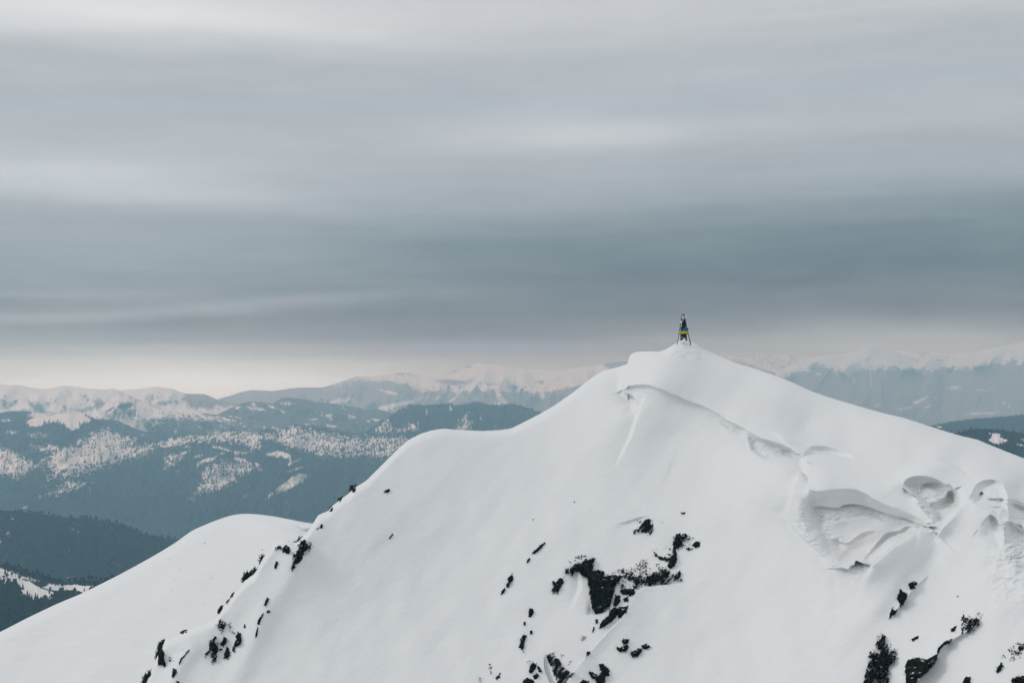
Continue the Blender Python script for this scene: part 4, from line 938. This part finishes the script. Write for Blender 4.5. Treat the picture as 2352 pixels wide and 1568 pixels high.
# the large hill
hill("hill", "large half wooded hill with a white knoll and snowy clearings",
     [(-200, 985)] + ZA([(0, 725), (180, 695), (350, 690), (490, 652), (700, 626), (940, 573), (1140, 597), (1200, 625), (1330, 682), (1500, 785), (1700, 880), (1850, 925), (2050, 968), (2130, 975)])
     + ZB([(0, 936), (270, 896), (430, 890), (560, 862), (640, 838), (980, 838), (1160, 853), (1280, 835), (1350, 822), (1420, 830), (1480, 840), (1550, 795), (1640, 756), (1700, 748), (1850, 765), (2050, 790)])
     + ZC([(100, 692), (200, 705), (330, 712), (500, 720), (700, 715)]) + [(1000, 998), (1090, 1010)],
     7000, 1290, 5300, base=0.98, namp=0.24, nscale=7, tilt=-17, seed=37, gully=0.055, gpx=95, step=1.5, crest_noise=0.6, streak=1.0,
     polys=[(ZA([(340, 710), (480, 648), (700, 620), (940, 565), (1140, 590), (1200, 640), (1250, 690), (1180, 722), (1120, 732), (1090, 800), (1010, 828), (930, 792), (880, 742), (780, 722), (640, 722), (580, 747), (510, 777), (410, 762), (400, 737)]), -1.35, 2.5),
            (ZA([(1420, 800), (1530, 830), (1680, 900), (1850, 950), (1800, 990), (1930, 1000), (1700, 1050), (2000, 1035), (2352, 960), (2352, 1010), (2150, 1060), (2000, 1150), (1850, 1220), (1750, 1230), (1600, 1250), (1480, 1290), (1300, 1280), (1000, 1350), (800, 1390), (760, 1330), (530, 1320), (580, 1250), (700, 1200), (750, 1130), (420, 1080), (430, 1040), (750, 1050), (850, 1080), (1050, 1030), (1100, 980), (1250, 930), (1260, 880)]), -.80, 11),
            (ZA([(0, 1060), (130, 1090), (300, 1190), (440, 1270), (490, 1340), (300, 1440), (230, 1480), (100, 1460), (-300, 1420), (-300, 1060)]), -.80, 9),
            (ZA([(760, 1330), (1300, 1280), (1600, 1250), (1300, 1390), (900, 1500), (640, 1567), (640, 1500)]), -.55, 16),
            (ZB([(-60, 950), (300, 885), (500, 885), (640, 830), (1000, 830), (1280, 865), (1470, 885), (1500, 820), (1650, 755), (1850, 785), (2000, 850), (2352, 880), (2352, 1190), (2150, 1160), (1900, 1140), (1750, 1080), (1600, 1050), (1500, 980), (1300, 950), (1230, 1000), (1220, 1090), (1100, 1080), (950, 1000), (800, 990), (600, 960), (480, 990), (250, 1010), (-60, 1060)]), -.73, 9),
            (ZC([(170, 735), (700, 740), (850, 720), (700, 830), (600, 920), (140, 900)]), -.58, 10),
            (ZB([(570, 1040), (700, 1060), (850, 1115), (1100, 1128), (1050, 1152), (900, 1168), (850, 1128), (700, 1092), (600, 1072)]), -1.2, 1.5),
            (ZB([(1320, 1150), (1480, 1110), (1660, 1160), (1640, 1218), (1480, 1198), (1330, 1182)]), -1.1, 2), (ZB([(1640, 1215), (1680, 1280), (1620, 1312)]), -1.1, 2),
            (ZB([(-80, 1180), (150, 1130), (250, 1110), (150, 1250), (-80, 1370)]), -.58, 9),
            (ZB([(480, 1340), (700, 1250), (1000, 1260), (1150, 1310), (1100, 1400), (870, 1480), (700, 1567), (420, 1567), (400, 1420)]), -.62, 12),
            (Z2([(1280, 1215), (1390, 1100), (1500, 1070), (1600, 1050), (1560, 1110), (1480, 1140), (1400, 1145), (1330, 1190)]), -.80, 9),
            (Z2([(1820, 1200), (1900, 1130), (2000, 1050), (2060, 1020), (2132, 1022), (2070, 1090), (1960, 1140), (1880, 1170)]), -.85, 2.5),
            (Z2([(310, 1180), (330, 1140), (460, 1090), (640, 1075), (560, 1120), (400, 1170)]), -.62, 7)],
     blobs=[(*ZA([(540, 895)])[0], 26, 7, 0, -.55), (*ZA([(150, 855)])[0], 14, 4, 0, -.5), (*ZB([(520, 1235)])[0], 20, 5, -15, -.9), (*ZB([(960, 1235)])[0], 20, 5, 15, -.9), (*ZB([(390, 1180)])[0], 15, 4, -20, -.7), (*ZB([(370, 1310)])[0], 4, 8, 20, -.8), (*ZB([(1220, 1340)])[0], 8, 12, -35, -.55),
            (*ZB([(1700, 1370)])[0], 26, 2.5, -15, -.8), (*ZB([(1740, 1250)])[0], 14, 4, -20, -.6), (*ZB([(690, 1145)])[0], 9, 2, -5, -.8), (*ZB([(100, 1390)])[0], 8, 3, 0, -.5), (*ZB([(2070, 1180)])[0], 10, 6, 20, -.5),
            (*Z2([(275, 1190)])[0], 4, 8, 0, -.9), (*Z2([(170, 1255)])[0], 7, 3, -20, -.8), (*Z2([(620, 1130)])[0], 2.5, 5, 0, -.6), (*Z2([(460, 1085)])[0], 8, 6, 0, -.5), (*Z2([(1700, 1170)])[0], 9, 6, -30, -.35), (*Z2([(1975, 1220)])[0], 14, 4, -30, -.3)],
     wood=(38000, 9, 21, SPRUCE, M_TREE, "spruce woods over the large half snowy hill"))
# lower wooded hill
hill("hill", "dark bare wooded hill below the large one",
     [(-140, 1176)] + Z5([(0, 240), (150, 250), (300, 270), (430, 290), (600, 295), (750, 320), (900, 365), (980, 400), (1200, 440), (1300, 480)]) + [(500, 1290)],
     3400, 1390, 2750, base=1.0, namp=0.15, nscale=7, tilt=-15, seed=41, gully=0.025, gpx=80, mat=M_NEARHILL, crest_noise=1.0,
     blobs=[(*ZE([(735, 422)])[0], 7, 1.8, 15, -1.2), (*ZE([(810, 455)])[0], 8, 2, 25, -1.2), (*ZE([(85, 480)])[0], 9, 7, -30, -.45), (*ZE([(15, 545)])[0], 6, 5, 0, -.5), (*ZE([(125, 325)])[0], 4, 3, 0, -.5), (*ZE([(1220, 805)])[0], 16, 5, 8, -.32), (*ZE([(715, 640)])[0], 2, 5, 25, -.45), (*ZE([(740, 935)])[0], 16, 3, -5, -.35)],
     wood=(10000, 7, 12, BEECH, M_BARE, "leafless beech wood of the lower hill"))
# snowy clearing, lowest at the west edge
P9, cov9, xs9, yc9 = hill("hill", "nearby wooded spur with a bright snowy clearing, lowest at the west edge",
     [(-160, 1270)] + ZE([(0, 795), (100, 815), (200, 850), (300, 880), (450, 910), (600, 960), (700, 990), (800, 975), (950, 965), (1100, 965), (1200, 940)]) + [(330, 1330), (420, 1370)],
     1900, 1560, 1480, base=1.0, namp=0.12, nscale=6, tilt=12, seed=45, gully=0.02, gpx=70, mat=M_NEARHILL, crest_noise=0.8,
     polys=[(ZE([(-300, 800), (0, 835), (150, 888), (280, 930), (420, 975), (300, 962), (150, 962), (-300, 930)]), -.82, 3),
            (ZE([(-300, 955), (130, 962), (300, 975), (430, 1050), (585, 1098), (525, 1162), (440, 1138), (350, 1172), (220, 1112), (230, 1050), (180, 990), (60, 1000), (-300, 1040)]), -1.3, 2),
            (ZE([(430, 1040), (520, 1005), (800, 1015), (1015, 1025), (900, 1100), (830, 1107), (760, 1072), (600, 1072), (500, 1062)]), -1.0, 2.5)],
     wood=(8000, 5, 9, BEECH, M_BARE, "leafless wood around the bright clearing"))
# eastern hills
hill("hill", "blue wooded hill behind the dark eastern one",
     [(1990, 985)] + ZD([(1250, 745), (1440, 765), (1560, 785), (1650, 790), (1780, 757), (2000, 732), (2200, 717), (2352, 702)]) + [(2480, 945), (2600, 960)],
     6000, 1060, 5100, base=0.93, namp=0.24, nscale=6, tilt=-8, seed=51, gully=0.03, gpx=50, crest_noise=1.2,
     blobs=[(*ZD([(1690, 800)])[0], 7, 3, 0, -.8)],
     wood=(6000, 8, 13, SPRUCE, M_TREE, "wood on the blue eastern hill"))
hill("hill", "dark spruce hill with one white clearing beyond the eastern ridge",
     [(2050, 1012)] + ZD([(1500, 880), (1650, 862), (1800, 850), (1950, 817), (2100, 817), (2250, 835), (2352, 852)]) + [(2480, 1010), (2620, 1030)],
     3100, 1180, 2600, base=1.0, namp=0.08, nscale=6, tilt=10, seed=57, gully=0.02, gpx=60, mat=M_NEARHILL, crest_noise=1.0,
     polys=[(ZD([(2078, 850), (2160, 853), (2167, 885), (2222, 900), (2200, 922), (2165, 937), (2100, 922), (2073, 900), (2112, 880)]), -1.4, 1.5)],
     blobs=[(*ZD([(2318, 942)])[0], 10, 2.2, 8, -1.2), (*ZD([(2345, 900)])[0], 6, 2, 0, -1)],
     wood=(7000, 6, 10, SPRUCE, M_TREE, "dense spruce of the dark eastern hill"))

# valley floor out to the horizon
gx, gy = np.meshgrid(np.linspace(-11900, 11900, 420), np.linspace(18400, -2900, 420))
cov = 0.35 + 0.65 * sstep(-0.45, 0.05, fbm(gx / 1500, gy / 1500, 61, 6, 0.7))
me = grid_mesh("ground", np.stack([gx, gy, np.full(gx.shape, GROUND_Z)], -1), M_HILL, {"cover": cov})
tag(link("ground", me), "valley floor far below the snow ridges", "ground", kind="structure")

# ------------------------------------------------------------------ single spruces at the edge of the clearing
tv = []; tf = []
nl = 9
for k in range(nl):
    z0 = 0.10 + 0.86 * k / nl; z1 = min(1.0, z0 + 0.24); r = 0.20 * (1 - k / nl) ** 0.85 + 0.015
    b = len(tv)
    for j in range(9):
        a = 2 * math.pi * (j + 0.5 * (k % 2)) / 9; rr = r * (1.15 if j % 2 else 0.72) * (0.85 + 0.3 * rng.random())
        tv.append((rr * math.cos(a), rr * math.sin(a), z0 - 0.03 * (j % 2)))
    tv.append((0, 0, z1))
    for j in range(9): tf.append((b + j, b + (j + 1) % 9, b + 9))
crown_me = raw_mesh("crown", np.array(tv), np.array(tf), np.full(len(tf), 3), M_TREE, False)
bm = bmesh.new()
bmesh.ops.create_cone(bm, cap_ends=True, segments=8, radius1=0.022, radius2=0.008, depth=0.8)
bmesh.ops.translate(bm, verts=bm.verts, vec=(0, 0, 0.38))
trunk_me = bpy.data.meshes.new("trunk"); bm.to_mesh(trunk_me); bm.free()
trunk_me.materials.append(mat_plain("spruce_bark", (0.05, 0.04, 0.03), 0.9))
spots = ZE([(52, 905, 14), (235, 1062, 15), (208, 1085, 15), (190, 1070, 14), (285, 1170, 18), (308, 1172, 17), (368, 1178, 18), (330, 1195, 16), (262, 1165, 14),
            (75, 1040, 16), (105, 1035, 17), (135, 1030, 17), (165, 1035, 16), (395, 1165, 14), (880, 1080, 9), (960, 1090, 9), (20, 1060, 15)])
for i, (px, py, h) in enumerate(spots):
    c = int(np.argmin(np.abs(xs9 - px)))
    r = int(np.argmin(np.abs(yc9[c] + np.linspace(0, 1, P9.shape[0]) * (max(1560, yc9[c] + 25) - yc9[c]) - py)))
    root = link("spruce_tree", None, loc=tuple(float(q) for q in P9[r, c])); root.empty_display_size = 1
    sc = h * 0.62 * (0.9 + 0.25 * rng.random())
    root.scale = (sc, sc, sc); root.rotation_euler[2] = rng.random() * 6
    special = {0: "lone dark spruce standing alone at the top of the white clearing",
               1: "dark spruce leaning out furthest onto the white clearing beside the thicket"}
    tag(root, special.get(i, "small dark spruce at the edge of the bright snowy clearing"), "tree", "spruces at the edge of the snowy clearing")
    link("trunk", trunk_me, root); link("crown", crown_me, root)


# ------------------------------------------------------------------ summit survey tower
UNIT = 150.0 / F / 10.504            # metres per pixel of the tower crop
_b = ray(1569.2, 789.5) * 150.6
TB = np.array([_b[0], _b[1], _b[2]])


def T(x, y, d=0.0):
    return np.array([(x - 800) * UNIT, d, (1050 - y) * UNIT])


def tube(bm, p, q, r0, r1=None, seg=8):
    r1 = r0 if r1 is None else r1
    p = np.asarray(p, float); q = np.asarray(q, float); ax = q - p; L = np.linalg.norm(ax); ax /= L
    s = np.cross(ax, [0, 1, 0.01]); s /= np.linalg.norm(s); u = np.cross(ax, s)
    A = []; B = []
    for j in range(seg):
        a = 2 * math.pi * (j + .5) / seg; o = math.cos(a) * s + math.sin(a) * u
        A.append(bm.verts.new(p + o * r0)); B.append(bm.verts.new(q + o * r1))
    for j in range(seg): bm.faces.new((A[j], A[(j + 1) % seg], B[(j + 1) % seg], B[j]))
    bm.faces.new(A[::-1]); bm.faces.new(B)


def done(bm, name, mat, parent):
    bmesh.ops.recalc_face_normals(bm, faces=bm.faces)
    me = bpy.data.meshes.new(name); bm.to_mesh(me); bm.free(); me.materials.append(mat)
    return link(name, me, parent)


M_IRON = mat_plain("black_painted_iron", (0.007, 0.009, 0.012), 0.6, 0.3, 12.0, 0.3)
M_CAPSNOW = mat_plain("rime_snow", (0.80, 0.81, 0.82), 0.7, 0.04, 9.0)


def mat_post():
    m, t, b = material("dark_rusty_post")
    p = t.new("ShaderNodeTexCoord").outputs["Object"]
    sp = t.new("ShaderNodeSeparateXYZ"); t.l.new(p, sp.inputs[0])
    n = t.noise(p, 6.0, 6, 0.7)
    k = t.math('ADD', t.math('MULTIPLY', sp.outputs[2], -1.4), t.math('MULTIPLY', n, 1.6))
    k = t.math('MULTIPLY', t.math('SUBTRACT', k, -0.15), 1.3, clamp=True)
    c = t.mix(k, (0.014, 0.013, 0.012, 1), (0.085, 0.038, 0.016, 1))
    t.l.new(c, b.inputs["Base Color"]); b.inputs["Roughness"].default_value = 0.75
    return m


tower = link("summit_tower", None, loc=tuple(float(q) for q in TB)); tower.empty_display_size = 1
tag(tower, "black iron tripod tower with a dark inner post on the snowy summit", "survey tower")
R = 0.033
top_l, top_r, top_b = T(772, 345, -.07), T(826, 350, -.07), T(812, 345, .10)
ft_l, ft_r, ft_b = T(634, 1085, -.62), T(966, 1085, -.50), T(1012, 1085, .62)
legs = [(top_l, ft_l), (top_r, ft_r), (top_b, ft_b)]
at = lambda leg, y: leg[0] + (leg[1] - leg[0]) * ((leg[0][2] - (1050 - y) * UNIT) / (leg[0][2] - leg[1][2]))
for a, b in legs:
    bm = bmesh.new(); tube(bm, a, b, R, R * 0.9); done(bm, "leg", M_IRON, tower)
for y, nm in ((342, "top_ring"), (455, "upper_ring"), (808, "lower_ring")):
    bm = bmesh.new(); q = [at(l, y) for l in legs]
    for i in range(3): tube(bm, q[i], q[(i + 1) % 3], R * (1.15 if y < 460 else .9))
    for p in q: tube(bm, p - np.array([0, 0, .04]), p + np.array([0, 0, .04]), R * 1.5)
    done(bm, nm, M_IRON, tower)
bm = bmesh.new()      # extra stay beside the back leg
tube(bm, at(legs[2], 470), at(legs[1], 700) + np.array([0, .03, 0]), R * .7); done(bm, "stay", M_IRON, tower)
outline = [(752, 462), (848, 462), (856, 560), (862, 670), (876, 800), (888, 975), (862, 975), (856, 908), (835, 903), (805, 905), (792, 940), (760, 962), (738, 975), (739, 800), (742, 640), (748, 540)]
bm = bmesh.new()
fr = [bm.verts.new(T(x, y, -.21)) for x, y in outline]; bk = [bm.verts.new(T(x, y, .21)) for x, y in outline]
n = len(outline)
bm.faces.new(fr); bm.faces.new(bk[::-1])
for i in range(n): bm.faces.new((fr[i], bk[i], bk[(i + 1) % n], fr[(i + 1) % n]))
post = done(bm, "post", mat_post(), tower)


def snow_lump(name, blobs, parent):
    bm = bmesh.new()
    for x, y, d, rx, rz in blobs:
        g = bmesh.ops.create_icosphere(bm, subdivisions=3, radius=1.0)
        c = T(x, y, d)
        for v in g["verts"]:
            k = 1 + 0.22 * float(perlin(v.co.x * 2 + x, v.co.z * 2 + y, 3)) + 0.12 * float(perlin(v.co.y * 5 + x, v.co.z * 5 + y, 4))
            v.co = (c[0] + v.co.x * rx * UNIT * k, c[1] + v.co.y * rx * UNIT * k, c[2] + v.co.z * rz * UNIT * k)
    o = done(bm, name, M_CAPSNOW, parent)
    for p in o.data.polygons: p.use_smooth = True
    return o


tag(snow_lump("snow_cap", [(852, 385, .02, 26, 40), (862, 405, .03, 18, 22), (845, 440, 0, 14, 20), (800, 405, .05, 26, 38), (812, 430, .0, 30, 22)], tower), "white rime clinging to the tower's tip")
tag(snow_lump("snow_crust", [(751, 520, -.22, 20, 24), (746, 548, -.22, 17, 18), (757, 505, -.22, 12, 12)], tower), "rime patch on the upper part of the post")
tag(snow_lump("snow_crust", [(742, 625, -.22, 22, 16), (754, 590, -.22, 10, 14), (735, 632, -.2, 14, 10)], tower), "rime patch above the blue cloth")
snow_lump("snow_crust", [(790, 468, -.23, 22, 7), (795, 482, -.22, 8, 10)], tower)
snow_lump("snow_crust", [(762, 815, -.23, 20, 6)], tower)
snow_lump("snow_crust", [(770, 885, -.22, 9, 9), (758, 900, -.22, 8, 8)], tower)


def cloth(name, left, right, mat, parent, seed):
    """band of cloth wound over the front legs, hanging in folds"""
    n, mrow = 40, 9
    V = np.zeros((mrow, n, 3))
    for j in range(n):
        u = j / (n - 1)
        for i in range(mrow):
            w = i / (mrow - 1)
            xt = left[0][0] + (right[0][0] - left[0][0]) * u; yt = left[0][1] + (right[0][1] - left[0][1]) * u
            xb_ = left[1][0] + (right[1][0] - left[1][0]) * u; yb_ = left[1][1] + (right[1][1] - left[1][1]) * u
            yb_ += 5 * math.sin(u * 3.1)
            d = -.46 - .03 * math.sin(u * 9 + seed) * (1 - abs(2 * w - 1) * .4) - .02 * math.sin(w * 7 + u * 16 + seed) - 0.05 * math.sin(u * math.pi)
            V[i, j] = T(xt + (xb_ - xt) * w, yt + (yb_ - yt) * w, d)
    back = V + np.array([0, .012, 0])
    f1 = grid_faces(mrow, n); f2 = grid_faces(mrow, n)[:, ::-1] + mrow * n
    idx = np.arange(mrow * n).reshape(mrow, n)
    loop = np.concatenate([idx[0], idx[1:, -1], idx[-1, -2::-1], idx[-2:0:-1, 0]])
    nx = np.roll(loop, -1)
    f3 = np.stack([loop, nx, nx + mrow * n, loop + mrow * n], -1)
    f = np.concatenate([f1, f2, f3])
    me = raw_mesh(name, np.concatenate([V.reshape(-1, 3), back.reshape(-1, 3)]), f, np.full(len(f), 4), mat, True)
    return link(name, me, parent)


flag = link("flag", None, loc=tuple(float(q) for q in TB)); flag.empty_display_size = .5
tag(flag, "blue and yellow flag tied round the black summit tower", "flag")
cloth("blue_stripe", ((748, 682), (728, 742)), ((908, 660), (916, 738)), mat_plain("blue_cloth", (0.012, 0.115, 0.26), .8, .2, 5), flag, 1)
cloth("yellow_stripe", ((672, 758), (678, 800)), ((908, 736), (920, 800)), mat_plain("yellow_cloth", (0.60, 0.44, 0.015), .8, .15, 5), flag, 2)

# ------------------------------------------------------------------ air
hz = bpy.data.materials.new("haze_air"); hz.use_nodes = True
t = NT(hz.node_tree); t.n.clear()
out = t.new("ShaderNodeOutputMaterial"); pv = t.new("ShaderNodeVolumePrincipled")
pv.inputs["Color"].default_value = (0.45, 0.79, 1.0, 1)
pv.inputs["Absorption Color"].default_value = (1, 1, 1, 1)
pv.inputs["Density"].default_value = 1.35e-4
pv.inputs["Anisotropy"].default_value = 0.3
t.l.new(pv.outputs[0], out.inputs["Volume"])
bm = bmesh.new(); bmesh.ops.create_cube(bm, size=1.0)
X0, X1, Y0, Y1, Zb, Zt = -12000, 12000, -3000, 18500, GROUND_Z - 1.0, 205.0
for v in bm.verts:
    v.co = ((X0 + X1) / 2 + v.co.x * (X1 - X0), (Y0 + Y1) / 2 + v.co.y * (Y1 - Y0), (Zb + Zt) / 2 + v.co.z * (Zt - Zb))
me = bpy.data.meshes.new("haze"); bm.to_mesh(me); bm.free(); me.materials.append(hz)
tag(link("haze", me), "thin blue winter haze filling the valleys", "haze", kind="stuff")

# ------------------------------------------------------------------ light: overcast sky and a soft sun
SUN_EL, SUN_AZ = math.radians(36), math.radians(-104)      # azimuth from the view direction, west negative
w = bpy.data.worlds.new("World"); S.world = w; w.use_nodes = True
t = NT(w.node_tree); bg = w.node_tree.nodes["Background"]
sky = t.new("ShaderNodeTexSky", sky_type='NISHITA'); sky.sun_disc = False
sky.sun_elevation = SUN_EL; sky.sun_rotation = SUN_AZ
STR = 0.1


def lin(c):
    return tuple(((v / 255 + 0.055) / 1.055) ** 2.4 if v > 10 else v / 255 / 12.92 for v in c)


tc = t.new("ShaderNodeTexCoord").outputs["Generated"]
sx = t.new("ShaderNodeSeparateXYZ"); t.l.new(tc, sx.inputs[0])
hyp = t.math('SQRT', t.math('ADD', t.math('MULTIPLY', sx.outputs[0], sx.outputs[0]), t.math('MULTIPLY', sx.outputs[1], sx.outputs[1])))
V0 = t.math('DIVIDE', sx.outputs[2], t.math('MAXIMUM', hyp, 0.001))
U0 = t.math('ARCTAN2', sx.outputs[0], sx.outputs[1])
cmb = t.new("ShaderNodeCombineXYZ"); t.l.new(U0, cmb.inputs[0]); t.l.new(t.math('MULTIPLY', V0, 5.0), cmb.inputs[1])
nA = t.noise(cmb.outputs[0], 3.2, 3, 0.5); nB = t.noise(cmb.outputs[0], 9.0, 4, 0.55)
cmb2 = t.new("ShaderNodeCombineXYZ"); t.l.new(U0, cmb2.inputs[0]); t.l.new(t.math('MULTIPLY', V0, 14.0), cmb2.inputs[1])
nC = t.noise(cmb2.outputs[0], 5.0, 4, 0.55, 0.3)
V = t.math('ADD', V0, t.math('MULTIPLY', t.math('SUBTRACT', nA, 0.5), 0.020))
V = t.math('ADD', V, t.math('MULTIPLY', t.math('SUBTRACT', nC, 0.5), 0.010))
U = t.math('ADD', U0, t.math('MULTIPLY', t.math('SUBTRACT', nB, 0.5), 0.05))
tilt = t.math('MULTIPLY', t.math('MULTIPLY', U, 0.027), t.math('DIVIDE', V0, 0.08, clamp=True))
VP = t.math('SUBTRACT', V, tilt)
SKY_ROWS = [(880, (191, 191, 190)), (842, (180, 182, 183)), (800, (162, 168, 172)), (762, (146, 157, 164)), (720, (136, 149, 158)), (640, (129, 145, 155)), (560, (135, 151, 160)), (515, (144, 158, 166)),
            (470, (159, 170, 177)), (420, (172, 180, 187)), (310, (183, 189, 194)), (240, (180, 187, 194)), (150, (183, 189, 194)), (40, (198, 201, 204)), (-60, (204, 206, 210))]
stops = []
for y, c in SKY_ROWS:
    v = (HORIZON - y) / F
    stops.append(((v + 0.05) / 0.6, tuple(q / STR / 10 for q in lin(c))))
stops.append((1.0, tuple(q / STR / 10 for q in lin((213, 216, 220)))))
base = t.ramp(t.math('DIVIDE', t.math('ADD', VP, 0.05), 0.6, clamp=True), stops, 'EASE')


def cloud(cx, cy, rx, ry, amp, rot=0.0):
    """one soft streak of brighter or darker cloud"""
    k = (cx - CX) / F
    u0 = math.atan(k); v0 = (HORIZON - cy) / F / math.sqrt(1 + k * k)
    a = math.radians(rot); du = t.math('SUBTRACT', U, u0); dv = t.math('SUBTRACT', V, v0)
    p = t.math('MULTIPLY', t.math('MULTIPLY_ADD', du, math.cos(a), t.math('MULTIPLY', dv, math.sin(a))), F / rx)
    q = t.math('MULTIPLY', t.math('MULTIPLY_ADD', dv, math.cos(a), t.math('MULTIPLY', du, -math.sin(a))), F / ry)
    e = t.math('EXPONENT', t.math('MULTIPLY', t.math('MULTIPLY_ADD', p, p, t.math('MULTIPLY', q, q)), -1.0))
    return t.math('MULTIPLY', e, amp)


def total(L):
    s = 0.0
    for q in L: s = t.math('ADD', q, s)
    return s


grey = total([cloud(280, 20, 560, 60, .17), cloud(130, 396, 400, 40, .14), cloud(480, 462, 320, 26, .09), cloud(1372, 307, 250, 36, .08), cloud(1500, 300, 560, 70, .02),
              cloud(1800, 590, 700, 95, -.035), cloud(200, 590, 620, 120, .11), cloud(620, 694, 430, 14, .065, 3), cloud(70, 726, 250, 14, .07, 2), cloud(190, 668, 260, 12, .05), cloud(850, 652, 320, 10, .02),
              cloud(550, 225, 560, 60, -.02), cloud(1050, 775, 260, 45, -.02), cloud(2050, 778, 480, 42, .10), cloud(1980, 330, 560, 90, -.03), cloud(700, 622, 400, 8, .02)])
pink = total([cloud(180, 905, 540, 120, .175), cloud(640, 872, 300, 60, .10)])
cm3 = t.new("ShaderNodeCombineXYZ"); t.l.new(U0, cm3.inputs[0]); t.l.new(t.math('MULTIPLY', V0, 4.0), cm3.inputs[1])
nD = t.noise(cm3.outputs[0], 11.0, 6, 0.6, 0.5); nE = t.noise(cm3.outputs[0], 45.0, 5, 0.65)
mottle = t.math('ADD', t.math('MULTIPLY', t.math('SUBTRACT', nC, 0.5), 0.06), t.math('ADD', t.math('MULTIPLY', t.math('SUBTRACT', nD, 0.5), 0.075), t.math('MULTIPLY', t.math('SUBTRACT', nE, 0.5), 0.03)))
g3 = t.new("ShaderNodeCombineColor")
gsum = t.math('ADD', grey, mottle)
for i, (kg, kp) in enumerate(((1.04, 1.03), (1.0, .97), (.95, .94))):
    t.l.new(t.math('ADD', t.math('MULTIPLY', gsum, kg), t.math('MULTIPLY', pink, kp)), g3.inputs[i])
add = t.new("ShaderNodeMix", data_type='RGBA', blend_type='ADD'); add.inputs[0].default_value = 1.0
t.l.new(base, add.inputs[6]); t.l.new(g3.outputs[0], add.inputs[7])
sc_ = t.new("ShaderNodeMix", data_type='RGBA', blend_type='MULTIPLY'); sc_.inputs[0].default_value = 1.0
# what the air in front adds and takes is allowed for, so that the sky behind it has its own full radiance
AIR_I = (0.45, 0.47, 0.49); AIR_S = (0.45 * 1.35e-4, 0.79 * 1.35e-4, 1.0 * 1.35e-4)
path = t.math('MINIMUM', t.math('DIVIDE', 205.0, t.math('MAXIMUM', V0, 0.0001)), 18500.0)
ssep = t.new("ShaderNodeSeparateColor"); t.l.new(add.outputs[2], ssep.inputs[0])
scomb = t.new("ShaderNodeCombineColor")
for i in range(3):
    tr = t.math('EXPONENT', t.math('MULTIPLY', path, -AIR_S[i]))
    v = t.math('DIVIDE', t.math('SUBTRACT', ssep.outputs[i], t.math('MULTIPLY', t.math('SUBTRACT', 1.0, tr), AIR_I[i])), tr)
    v = t.math('MINIMUM', t.math('MAXIMUM', v, 0.02), 7.0)
    t.l.new(v, scomb.inputs[i])
t.l.new(scomb.outputs[0], sc_.inputs[6]); sc_.inputs[7].default_value = (1 / STR, 1 / STR, 1 / STR, 1)
fin = t.mix(0.96, sky.outputs[0], sc_.outputs[2])
t.l.new(fin, bg.inputs[0]); bg.inputs[1].default_value = STR
w.cycles.sampling_method = 'MANUAL'; w.cycles.sample_map_resolution = 512

sl = bpy.data.lights.new("sun", 'SUN'); sl.energy = 0.85; sl.angle = math.radians(18); sl.color = (1.0, 0.95, 0.89)
so = bpy.data.objects.new("sun", sl); COL.objects.link(so)
from mathutils import Vector
sd = Vector((math.cos(SUN_EL) * math.sin(SUN_AZ), math.cos(SUN_EL) * math.cos(SUN_AZ), math.sin(SUN_EL)))
so.rotation_euler = sd.to_track_quat('Z', 'Y').to_euler(); so.location = (0, 0, 500)

# ------------------------------------------------------------------ camera and render settings
cd = bpy.data.cameras.new("camera"); cd.lens = 50; cd.sensor_width = 36; cd.clip_start = 0.5; cd.clip_end = 200000
co = bpy.data.objects.new("camera", cd); COL.objects.link(co)
co.rotation_euler = (math.pi / 2 + PITCH, 0, 0); S.camera = co
S.view_settings.view_transform = 'Standard'; S.view_settings.look = 'None'
S.view_settings.exposure = 0.0; S.view_settings.gamma = 1.0
S.cycles.max_bounces = 8; S.cycles.diffuse_bounces = 4; S.cycles.volume_bounces = 3; S.cycles.transparent_max_bounces = 8
S.cycles.use_denoising = True
S.cycles.sample_clamp_indirect = 4.0
